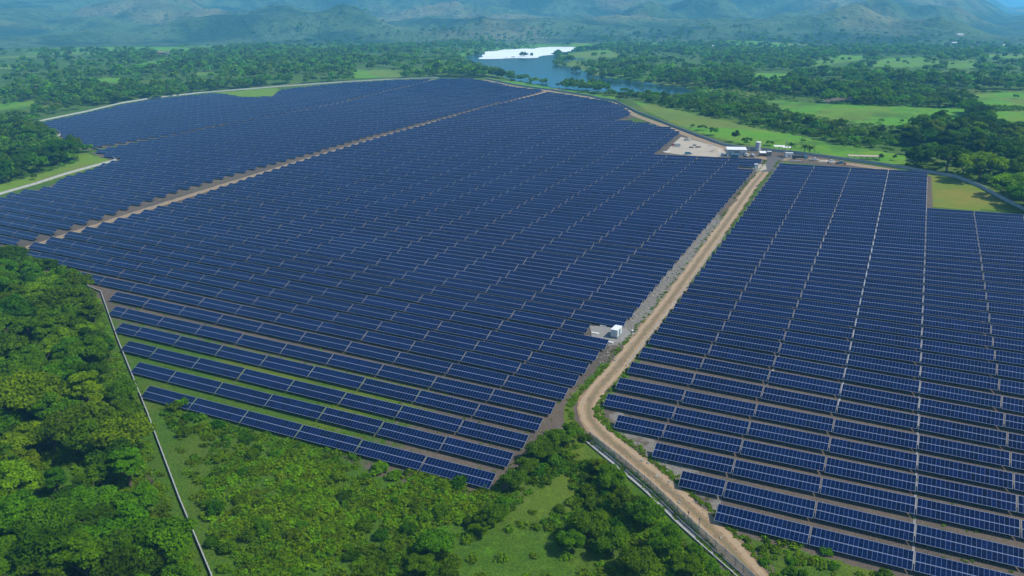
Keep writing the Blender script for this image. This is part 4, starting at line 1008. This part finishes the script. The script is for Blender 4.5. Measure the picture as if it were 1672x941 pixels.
# inverter station
o = at(1006, 549, R_(-28), 'inverter_station', 'pale blue-white inverter cabin on the grey pad beside the main road', 'inverter cabin')
bx('plinth', M['grey'], o, -1.5, 1.5, -2.7, 2.7, -.3, .55)
w_ = bx('body', M['whited'], o, -1.3, 1.3, -2.5, 2.5, .55, 3.25); rf = bevel(bx('roof', M['white'], o, -1.42, 1.42, -2.62, 2.62, 3.252, 3.45), .05)
for y in (-1.55, 0, 1.55): d = bx('door', M['blue'] if y == 0 else M['white'], o, 1.302, 1.34, y - .6, y + .6, .7, 3.0); bx('handle', M['dark'], d, 1.342, 1.38, y + .4, y + .46, 1.7, 2.0)
for x in (-.6, .6): d = bx('door', M['white'], o, x - .52, x + .52, -2.54, -2.502, .7, 3.0); bx('handle', M['dark'], d, x + .3, x + .36, -2.58, -2.542, 1.7, 2.0)
bx('vent', M['dark'], o, -1.34, -1.302, -.9, .9, 1.6, 2.7)
# slabs and covers round the pad
for (a, c, s, lab) in [(972, 545, 3.0, 'pale concrete slab edge at the left corner of the inverter pad'), (985, 533, 2.6, 'white slab lying behind the inverter cabin'), (997, 560, 2.0, 'white sheet lying at the end of the panel row by the pad'), (1033, 541, 1.0, 'small white block between inverter cabin and road')]:
    p = G(a, c); o = empty('concrete_slab', p, random.uniform(-.6, .6)); tag(o, lab, 'slab'); bevel(bx('slab', M['tarp'], o, -s / 2, s / 2, -.5, .5, -.1, .4), .06)
# kiosk
o = at(1234, 277.5, R_(-12), 'transformer_kiosk', 'small white transformer kiosk on sandy ground at the end of upper rows', 'kiosk')
bx('base', M['conc'], o, -1.4, 1.4, -1.3, 1.3, -.3, .35); bevel(bx('body', M['whited'], o, -1.15, 1.15, -1.1, 1.1, .35, 3.6), .04); bevel(bx('roof', M['white'], o, -1.3, 1.3, -1.25, 1.25, 3.602, 3.95), .12)
bx('door', M['white'], o, -.7, .7, -1.15, -1.102, .5, 2.9)
# site building
o = at(1202.5, 255, R_(-7), 'site_building', 'white flat-roofed site building behind the uppermost panel row', 'building')
b = MB(); b.box(-6.6, 6.6, 0, 6.4, -.4, 4.6); b.obj('wall', M['whited'], o)
b = MB(); b.poly([(-7, -.5, 4.6), (7, -.5, 4.6), (7, 6.9, 5.5), (-7, 6.9, 5.5)]); b.poly([(-7, 6.9, 5.2), (7, 6.9, 5.2), (7, -.5, 4.3), (-7, -.5, 4.3)])
b.poly([(-7, -.5, 4.3), (7, -.5, 4.3), (7, -.5, 4.6), (-7, -.5, 4.6)]); b.poly([(7, -.5, 4.3), (7, 6.9, 5.2), (7, 6.9, 5.5), (7, -.5, 4.6)]); b.poly([(-7, 6.9, 5.2), (-7, -.5, 4.3), (-7, -.5, 4.6), (-7, 6.9, 5.5)]); b.obj('roof', M['white'], o)
for x in (-.7, .9): f = bx('window', M['grey'], o, x - .45, x + .45, -.06, -.003, 2.3, 3.4); bx('pane', M['glass'], f, x - .36, x + .36, -.08, -.062, 2.4, 3.3)
for x in (-4.6, 4.9): d = bx('door', M['grey'], o, x - .55, x + .55, -.06, -.003, 0, 2.3); bx('handle', M['alu'], d, x + .35, x + .42, -.1, -.062, 1.0, 1.15)
bx('air_conditioner', M['white'], o, 3.0, 3.9, -.5, -.005, 3.0, 3.6)
o = at(1199, 258.5, R_(-7), 'transformer', 'blue-grey transformer box in front of the white site building', 'transformer')
bevel(bx('tank', M['blue'], o, -2.6, 2.6, -1.0, 1.0, .2, 3.0), .05); bx('skid', M['dark'], o, -2.8, 2.8, -1.1, 1.1, -.2, .198)
b = MB()
for k in range(12): b.box(-2.3 + k * .4, -2.2 + k * .4, -1.35, -1.002, .5, 2.6)
b.obj('cooling_fins', M['blue'], o)
for x in (-1, 0, 1): b = MB(); b.lathe([(.16, 3.0), (.10, 3.15), (.17, 3.3), (.10, 3.45), (.17, 3.6), (.06, 3.75)], 10, 0, (x, 0, 0)); b.obj('bushing', M['rust'], o)
# water tank
o = at(1237, 246, 0, 'water_tank', 'tall white cylindrical water tank standing before the green pasture', 'water tank')
b = MB(); b.lathe([(2.5, -.4), (2.5, .9)], 20); b.obj('base', M['conc'], o)
b = MB(); b.lathe([(1.9, .9), (1.9, 3.0), (1.96, 3.02), (1.96, 3.12), (1.9, 3.14), (1.9, 5.9)], 24); b.obj('shell', M['whited'], o)
b = MB(); b.lathe([(2.05, 5.9), (2.05, 6.1), (1.4, 6.5), (.4, 6.7)], 24); b.obj('lid', M['white'], o)
b = MB()
for x in (-.25, .25): b.beam((x, -2.05, .9), (x, -2.05, 6.1), .03)
for k in range(14): b.beam((-.25, -2.05, 1.1 + k * .36), (.25, -2.05, 1.1 + k * .36), .02)
b.obj('ladder', M['steel'], o)
# store shed with grey container
o = at(1248, 255.5, R_(-5), 'store_shed', 'brown timber store with a white lean-to roof beside a grey container', 'shed')
bx('wall', M['rust'], o, -3.0, 1.2, 0, 3, -.3, 2.4); b = MB()
b.poly([(-3.3, -.6, 2.41), (1.4, -.6, 2.41), (1.4, 3.3, 3.3), (-3.3, 3.3, 3.3)]); b.poly([(-3.3, 3.3, 3.2), (1.4, 3.3, 3.2), (1.4, -.6, 2.32), (-3.3, -.6, 2.32)]); b.poly([(-3.3, -.6, 2.32), (1.4, -.6, 2.32), (1.4, -.6, 2.41), (-3.3, -.6, 2.41)]); b.obj('roof', M['white'], o)
bx('door', M['dark'], o, -1.6, -.6, -.05, -.003, 0, 2.0)
def container(a, c, rz, L, mat, lab, Hh=2.7, Wd=2.5):
    o = at(a, c, rz, 'shipping_container', lab, 'container'); bx('floor_frame', M['dark'], o, -L / 2, L / 2, 0, Wd, .0, .18)
    b = MB(); n = int(L / .3)
    for k in range(n): x = -L / 2 + (k + .5) * L / n; b.box(x - .09, x + .09, -.04, 0, .3, Hh - .1)
    b.box(-L / 2, L / 2, .001, Wd, .182, Hh); b.obj('body', mat, o)
    bx('roof', M['white'], o, -L / 2 - .05, L / 2 + .05, -.06, Wd + .05, Hh + .002, Hh + .1)
    d = bx('door', M['grey'], o, L / 2 + .002, L / 2 + .05, .1, Wd / 2 - .03, .3, Hh - .15); bx('handle', M['alu'], d, L / 2 + .052, L / 2 + .09, Wd / 2 - .2, Wd / 2 - .14, .6, 2.2)
    d = bx('door', M['grey'], o, L / 2 + .002, L / 2 + .05, Wd / 2 + .03, Wd - .1, .3, Hh - .15)
    f = bx('window', M['dark'], o, -.5, .5, -.09, -.042, 1.3, 2.1); return o
container(1256, 255.5, R_(-5), 3.0, M['grey'], 'short dark grey container against the brown timber store', 3.3)
container(1288, 258.5, R_(-7), 5.2, M['white'], 'white office container beside the utility pole at the asphalt apron', 3.6)
# vehicles
def vehicle(a, c, rz, style, col, lab, cat):
    o = at(a, c, rz, style, lab, cat); b = MB()
    if style == 'flatbed_truck':
        b.box(-5.2, 2.6, -1.2, 1.2, .95, 1.15); b.obj('chassis', M['dark'], o); bx('cargo_body', M['dark'], o, -5.2, 2.3, -1.22, 1.22, 1.152, 2.8)
        b = MB(); pr = [(2.7, .6), (4.7, .6), (4.75, 1.7), (4.4, 2.75), (2.7, 2.8)]
        b.poly([(x, -1.15, z) for x, z in pr]); b.poly([(x, 1.15, z) for x, z in pr][::-1])
        for (p, q) in zip(pr, pr[1:] + pr[:1]): b.poly([(p[0], 1.15, p[1]), (q[0], 1.15, q[1]), (q[0], -1.15, q[1]), (p[0], -1.15, p[1])])
        b.obj('cab', col, o); wx = (-4.3, -3.1, 3.6); wr = .52
        bx('windscreen', M['glass'], o, 4.5, 4.74, -1.0, 1.0, 1.8, 2.5)
    else:
        van = style == 'van'
        pr = [(-2.5, .45), (2.5, .45), (2.6, .95), (1.6, 1.15), (1.0, 1.85), (-2.4 if van else -.35, 1.95 if van else 1.85), (-2.55 if van else -.45, 1.15)] + ([] if van else [(-2.55, 1.12)])
        b.poly([(x, -.92, z) for x, z in pr]); b.poly([(x, .92, z) for x, z in pr][::-1])
        for (p, q) in zip(pr, pr[1:] + pr[:1]): b.poly([(p[0], .92, p[1]), (q[0], .92, q[1]), (q[0], -.92, q[1]), (p[0], -.92, p[1])])
        bevel(b.obj('body', col, o), .06); wx = (-1.6, 1.65); wr = .37
        b = MB(); b.poly([(1.58, -.8, 1.19), (1.58, .8, 1.19), (1.03, .76, 1.80), (1.03, -.76, 1.80)]); b.obj('windscreen', M['glass'], o)
        xe = -2.2 if van else -.3
        for s in (-1, 1): bx('side_window', M['glass'], o, xe, .95, .925 * s - .004, .925 * s + .004, 1.22, 1.72)
        if not van: bx('load_bed', M['dark'], o, -2.45, -.55, -.8, .8, 1.15, 1.17)
        for s in (-1, 1): bx('headlight', M['white'], o, 2.56, 2.62, .62 * s - .16, .62 * s + .16, .72, .9)
    for x in wx:
        for s in (-1, 1):
            b = MB(); b.beam((x, s * .70, wr), (x, s * (1.0 if wr > .4 else .95), wr), wr, n=18); w = b.obj('wheel', M['rubber'], o)
            b = MB(); b.beam((x, s * .90, wr), (x, s * (1.02 if wr > .4 else .97), wr), wr * .55, n=12); b.obj('rim', M['alu'], w)
    return o
vehicle(1306, 260.5, R_(-8), 'flatbed_truck', M['blue'], 'dark truck with blue cab parked beside the white office container', 'truck')
vehicle(1124, 252.5, R_(4), 'van', M['blue'], 'blue and white van parked in the sandy yard behind the panels', 'van')
for (a, c, rz, st, col, lab) in [(1329, 262.5, -8, 'pickup_truck', M['white'], 'white pickup just right of the dark truck'), (1357, 266, 20, 'pickup_truck', M['white'], 'white pickup parked in the middle of the yard track'), (1372, 267.5, -10, 'pickup_truck', M['blue'], 'blue-grey pickup beside the barrels near the perimeter wall'),
                                 (1219, 255.5, 60, 'pickup_truck', M['white'], 'white pickup angled beside the white site building'), (1229, 255.5, 100, 'pickup_truck', M['whited'], 'pale grey pickup below the water tank')]:
    vehicle(a, c, R_(rz), st, col, lab, 'pickup truck')
for (a, c, lab) in [(1380, 269, 'red barrel beside the blue-grey pickup'), (1366, 267.5, 'yellowish barrel between two pickups')]:
    o = at(a, c, 0, 'barrel', lab, 'barrel'); b = MB(); b.lathe([(.55, -.1), (.6, 0), (.6, .6), (.64, .62), (.6, .66), (.6, 1.3), (.55, 1.4)], 14); b.obj('drum', M['red'] if 'red' in lab else M['wood'], o)
# palletised panels, heaps and boards in the yard
def heap(a, c, r, h, mat, lab, seed, cat='heap'):
    p = G(a, c); g = random.Random(seed); b = MB(); n, m = 18, 7; V = []
    for j in range(m):
        t = j / (m - 1)
        for i in range(n):
            th = 6.283 * i / n; rr = r * (1 - t) * (1 + .25 * mnoise.noise(Vector((math.cos(th) * 1.5 + seed, math.sin(th) * 1.5, t * 2)))); V.append((rr * math.cos(th) * 1.4, rr * math.sin(th), h * (1 - (1 - t) ** 1.6) * (1 + .2 * g.random()) - .25 * (j == 0)))
    b.v = V
    for j in range(m - 1):
        for i in range(n): b.f.append((j * n + i, j * n + (i + 1) % n, (j + 1) * n + (i + 1) % n, (j + 1) * n + i)); b.m.append(0)
    o = b.obj('spoil_heap', mat, None, p); tag(o, lab, cat)
heap(1124, 229.5, 3.0, 2.2, M['rock'], 'grey rubble heap at the top of the sandy yard', 1); heap(1168, 248, 3.4, 1.8, M['sand'], 'pale sand heap left of the white site building', 2); heap(1178, 253, 2.2, 1.2, M['tarp'], 'low white rubble heap close to the site building wall', 3)
heap(1345, 263.5, 3.0, 1.0, M['sand'], 'flat sand heap along the yard track', 4); heap(1322, 261, 1.8, 1.3, M['wood'], 'small brown soil heap between truck and pickup', 5)
def stack(a, c, rz, n, mat, lab, L=3.4, Wd=2.0):
    o = at(a, c, rz, 'pallet_stack', lab, 'pallet stack'); b = MB()
    for x in (-L / 2 + .1, 0, L / 2 - .1): b.box(x - .08, x + .08, -Wd / 2, Wd / 2, -.1, .14)
    b.obj('pallet', M['wood'], o); b = MB()
    for k in range(n): b.box(-L / 2 + .04 * (k % 2), L / 2 - .05 * ((k + 1) % 2), -Wd / 2, Wd / 2, .142 + k * .34, .142 + k * .34 + .28)
    b.obj('cartons', mat, o)
stack(1106, 240, R_(-10), 8, M['tarp'], 'tall white stack of wrapped panels in the sandy yard', 4.5); stack(1099, 238, R_(-10), 4, M['red'], 'low reddish stack left of the white wrapped stack', 2.5)
stack(1129, 241.5, R_(-4), 2, M['dark'], 'low dark stack in the middle of the yard, left one', 3.0); stack(1140, 241, R_(6), 2, M['dark'], 'low dark stack in the middle of the yard, right one', 3.8); stack(1134, 238, 0, 2, M['dark'], 'small dark stack behind the two dark ones', 2.0)
def boards(a, c, rz, L, n, lab):
    o = at(a, c, rz, 'board_pile', lab, 'board pile'); b = MB()
    for k in range(n): b.box(-L / 2 + .2 * (k % 3), L / 2 + .15 * (k % 2), -.9 + k * .45, -.6 + k * .45, -.1, .35 + .1 * (k % 2))
    b.obj('boards', M['tarp'], o)
boards(1089, 248, R_(30), 7, 4, 'long white boards lying at the left end of the yard'); boards(1299, 262.5, R_(-16), 8, 2, 'long white boards beside the asphalt apron behind the right block'); boards(1161, 238, R_(-12), 5, 2, 'single pale boards near the perimeter wall in the yard')
# open shelters in the pasture
def shelter(a, c, rz, L, Wd, Hh, lab, rm='tarp'):
    o = at(a, c, rz, 'open_shelter', lab, 'shelter'); b = MB(); e = .12
    b.poly([(-L / 2, -Wd / 2, Hh), (L / 2, -Wd / 2, Hh), (L / 2, Wd / 2, Hh + .7), (-L / 2, Wd / 2, Hh + .7)]); b.poly([(-L / 2, Wd / 2, Hh + .7 - e), (L / 2, Wd / 2, Hh + .7 - e), (L / 2, -Wd / 2, Hh - e), (-L / 2, -Wd / 2, Hh - e)])
    b.poly([(-L / 2, -Wd / 2, Hh - e), (L / 2, -Wd / 2, Hh - e), (L / 2, -Wd / 2, Hh), (-L / 2, -Wd / 2, Hh)]); b.obj('roof', M[rm], o)
    n = max(2, int(L / 4) + 1)
    for k in range(n):
        for s in (-1, 1): x = -L / 2 + .3 + k * (L - .6) / (n - 1); bq = MB(); bq.box(x - .1, x + .1, s * (Wd / 2 - .25) - .1, s * (Wd / 2 - .25) + .1, -.3, Hh - .13 + (.55 if s > 0 else 0)); bq.obj('post', M['wood'], o)
shelter(1272, 246, R_(-8), 8, 3, 3.0, 'small white-roofed shelter left of the utility pole'); shelter(1284, 247.5, R_(-8), 6, 3, 2.8, 'small white-roofed shelter right of the utility pole')
shelter(1410, 260.5, R_(-9), 21, 2.2, 2.2, 'long narrow pale-roofed shelter in the pasture behind the right block', 'sand')
# poles
def pole(a, c, h, lab, lean=0.0, arm=True, lamp=False):
    o = at(a, c, R_(10), 'utility_pole', lab, 'utility pole'); b = MB(); t = Vector((lean, 0, h)); b.beam((0, 0, -.8), t, .26, n=8, w2=.15); b.obj('shaft', M['conc'], o)
    if arm:
        b = MB(); b.box(-1.3 + t.x, 1.3 + t.x, -.08, .08, h - .9, h - .72); b.obj('crossarm', M['wood'], o)
        for x in (-1.1, 0, 1.1): b = MB(); b.lathe([(.06, 0), (.13, .1), (.06, .2), (.12, .3), (.03, .4)], 8, 0, (x + t.x, 0, h - .72)); b.obj('insulator', M['white'], o)
        b = MB(); b.lathe([(.33, -1.0), (.36, -.95), (.36, 0), (.3, .1)], 12, 0, (.62, -.1, h - 2.0)); b.obj('pole_transformer', M['grey'], o)
    if lamp:
        b = MB(); b.beam(t, t + Vector((2.6, 0, .9)), .07, n=6); b.obj('arm', M['steel'], o); bx('lamp_head', M['grey'], o, t.x + 2.5, t.x + 3.4, -.18, .18, h + .8, h + .98)
pole(1281, 258, 12.5, 'tall utility pole at the top of the asphalt apron'); pole(1602, 246, 12.0, 'leaning concrete lamp pole among the big trees at the right', 1.0, False, True); pole(1223, 249, 5.5, 'short pale pole between the site building and the water tank', 0, False)
for (a, c, lab) in [(1123, 851, 'pale marker post at the left edge of the lower dirt road'), (1141, 862, 'short marker post just below the pale marker post on the road edge')]:
    o = at(a, c, 0, 'marker_post', lab, 'marker post'); h = 2.4 if 'pale' in lab else 1.1; bx('shaft', M['concl'], o, -.09, .09, -.09, .09, -.2, h); bx('cap', M['dark'], o, -.13, .13, -.13, .13, h + .002, h + .35)
for (a, c, s, rz, lab) in [(92, 742, .8, 0, 'bare dead tree at the upper edge of the small clearing in the lower left wood'), (250, 800, .55, 2, 'bare dead tree close to the pale wall in the lower left wood'), (205, 885, .6, 4, 'bare dead tree near the bottom edge of the lower left wood')]:
    o = at(a, c, rz, 'bare_tree', lab, 'tree'); o.scale = (s, s, s * 1.1); link('trunk', PROTO[('tall', 1, 'trunk')], None, o)
# mast on the hill
o = at(1408, 52, 0, 'radio_mast', 'thin hazy radio mast on the lower slope of the mountains', 'mast'); b = MB(); H_ = 46
for x, y in ((-1, -1), (1, -1), (0, 1)): b.beam((x * 1.6, y * 1.6, -2), (x * .3, y * .3, H_), .22, n=4)
for k in range(14):
    z = k * 3.3; q = 1.6 - 1.3 * z / H_; b.beam((-q, -q, z), (q, -q, z + 3.3), .1, n=3); b.beam((q, -q, z), (0, q, z + 3.3), .1, n=3)
b.obj('lattice', M['steel'], o); b = MB(); b.beam((0, 0, H_), (0, 0, H_ + 5), .12); b.obj('antenna', M['white'], o)
# houses on the plain
def house(a, c, rz, L, Wd, lab, roof, wallm='wall'):
    o = at(a, c, R_(rz), 'farmhouse', lab, 'house'); h = 3.4; bx('wall', M[wallm], o, -L / 2, L / 2, -Wd / 2, Wd / 2, -1, h)
    b = MB(); e = .6; X, Y = L / 2 + e, Wd / 2 + e; t = h + 2.1; rx = L / 2 - Wd * .3
    A, B, C_, D = (-X, -Y, h), (X, -Y, h), (X, Y, h), (-X, Y, h); E_, F_ = (-rx, 0, t), (rx, 0, t)
    b.poly([A, B, F_, E_]); b.poly([C_, D, E_, F_]); b.poly([B, C_, F_]); b.poly([D, A, E_]); b.poly([D, C_, B, A]); b.obj('roof', M[roof], o)
    bx('door', M['dark'], o, -.5, .5, -Wd / 2 - .06, -Wd / 2 - .003, -.2, 2.1)
    for x in (-L / 3.2, L / 3.2): bx('window', M['glass'], o, x - .6, x + .6, -Wd / 2 - .06, -Wd / 2 - .003, 1.1, 2.3)
for q in [(1567, 58, 10, 22, 10, 'bright white-roofed house at the foot of the right mountain', 'white'), (1558, 72, -15, 14, 9, 'small pale house among trees below the bright white-roofed one', 'tarp'), (1515, 139, 20, 10, 7, 'small white house hidden in trees behind the large right pasture', 'white'),
          (1592, 81, 5, 16, 9, 'long red-roofed farmhouse in the trees at upper right', 'tile'), (1640, 76, -8, 13, 8, 'pale-roofed farmhouse near the right edge of the plain', 'tarp'), (63, 149, 15, 11, 8, 'red-roofed house in the trees at far left', 'tile'), (262, 88, -10, 14, 9, 'red-roofed farmhouse by the bare brown plot at upper left', 'tile'),
          (642, 80, 12, 12, 8, 'small white-roofed house in the woods left of the river', 'white'), (1162, 77, 0, 12, 8, 'small white-roofed house in the woods right of the river', 'white'), (38, 110, 0, 10, 7, 'tiny red-roofed house near the left edge of the plain', 'tile')]:
    house(*q)
# palms
def palm(a, c, h, lab, seed):
    g = random.Random(seed); o = at(a, c, g.random() * 6, 'palm_tree', lab, 'palm tree'); b = MB(); p = Vector((0, 0, -.4)); lean = Vector((g.uniform(-.1, .1), g.uniform(-.1, .1), 1))
    for k in range(6): q = p + lean * (h / 6) + Vector((.03 * k, 0, 0)); b.beam(p, q, .26 - .02 * k, n=7, w2=.24 - .02 * k); p = q
    b.obj('trunk', M['bark'], o); b = MB()
    for k in range(17):
        az = k * 2.4; el = 1.0 - .085 * k; L = 3.6; pts = []
        for j in range(6):
            t = j / 5; e = el - 1.9 * t * t * .9; r_ = L * t * math.cos(el * .6); pts.append(p + Vector((math.cos(az) * r_, math.sin(az) * r_, L * t * math.sin(el) - 1.7 * t * t)))
        sd = Vector((-math.sin(az), math.cos(az), 0))
        for j in range(5):
            w0 = .55 * math.sin(math.pi * min(1, .15 + j / 5)); w1 = .55 * math.sin(math.pi * min(.98, .15 + (j + 1) / 5)); dz = Vector((0, 0, -.25))
            b.poly([pts[j], pts[j + 1], pts[j + 1] + sd * w1 + dz, pts[j] + sd * w0 + dz]); b.poly([pts[j + 1], pts[j], pts[j] - sd * w0 + dz, pts[j + 1] - sd * w1 + dz])
    b.obj('crown', M['leaf_d'], o)
palm(1313, 252, 6.0, 'palm tree leaning left, left of the pair behind the dark truck', 1); palm(1321, 252, 5.4, 'shorter palm tree, right of the pair behind the dark truck', 2); palm(1290, 256, 9.0, 'tall drooping palm tree close to the utility pole', 3)
# stones and weeds on the rubble verge
g = np.random.default_rng(77); b = MB()
for k in range(520):
    u_ = -85.8 + g.normal() * 2.0; v_ = g.uniform(232, 430)
    if k > 430: a_ = g.random(); u_, v_ = (-60 + a_ * 34 + g.normal() * 2, 187 - a_ * 24 + g.normal() * 3)
    p = pl(u_, v_, .05); s = .12 + .35 * g.random() ** 2; T = Matrix.Translation(p) @ Matrix.Rotation(g.random() * 6, 4, 'Z') @ Matrix.Rotation(g.normal() * .4, 4, 'X'); b.box(-s, s, -s * .7, s * .7, -s * .4, s * .5, 0, T)
tag(b.obj('verge_rubble', M['rock']), 'grey stones and rubble strewn along the verges of the main road', 'rubble', None, 'stuff')
# weeds along roads and between the front rows
it = []
for k in range(3600):
    if k < 1500: u_, v_ = -320 + g.random() * 235, 150 + g.random() ** 1.3 * 62; sc = .10 + .16 * g.random()
    elif k < 3100:
        i = g.integers(0, len(MAIN_XY) - 1); t_ = g.random(); ax, ay = MAIN_XY[i]; bx_, by_ = MAIN_XY[i + 1]; dx, dy = bx_ - ax, by_ - ay; L = math.hypot(dx, dy); s = g.choice([-1, 1]) * (3.4 + abs(g.normal()) * 1.0)
        X_, Y_ = ax + dx * t_ + dy / L * s, ay + dy * t_ - dx / L * s; it.append((X_, Y_, gz(X_, Y_) - .1, .12 + .2 * g.random(), g.integers(0, 3), .2, g.random())); continue
    else: u_, v_ = 10 + g.random() * 60, 128 + g.random() * 75; sc = .1 + .15 * g.random()
    if k < 1500 and not in_poly(np.array([u_]), np.array([v_]), [(-82, 140), (-82, 225), (-200, 225), (-330, 228), (-330, 200), (-240, 150)])[0]: continue
    p = pl(u_, v_, -.1)
    it.append((p.x, p.y, p.z, sc, g.integers(0, 3), .3 * g.random(), g.random()))
tag(scatter_mesh('verge_weeds', it, BLOD, M['leaf_s']), 'low weeds growing along road verges and between the front panel rows', 'weeds', None, 'stuff')

# ------------------------------------------------------------------ air
hm = bpy.data.materials.new('haze'); hm.use_nodes = True; t = hm.node_tree; t.nodes.clear()
pv = t.nodes.new('ShaderNodeVolumePrincipled'); pv.inputs['Color'].default_value = (.15, .57, 1.0, 1); pv.inputs['Density'].default_value = HAZE; pv.inputs['Anisotropy'].default_value = 0.0
ou = t.nodes.new('ShaderNodeOutputMaterial'); t.links.new(pv.outputs[0], ou.inputs['Volume'])
b = MB(); b.box(-23000, 23000, -900, 23000, -40, 2400); tag(b.obj('haze', hm), kind='stuff')
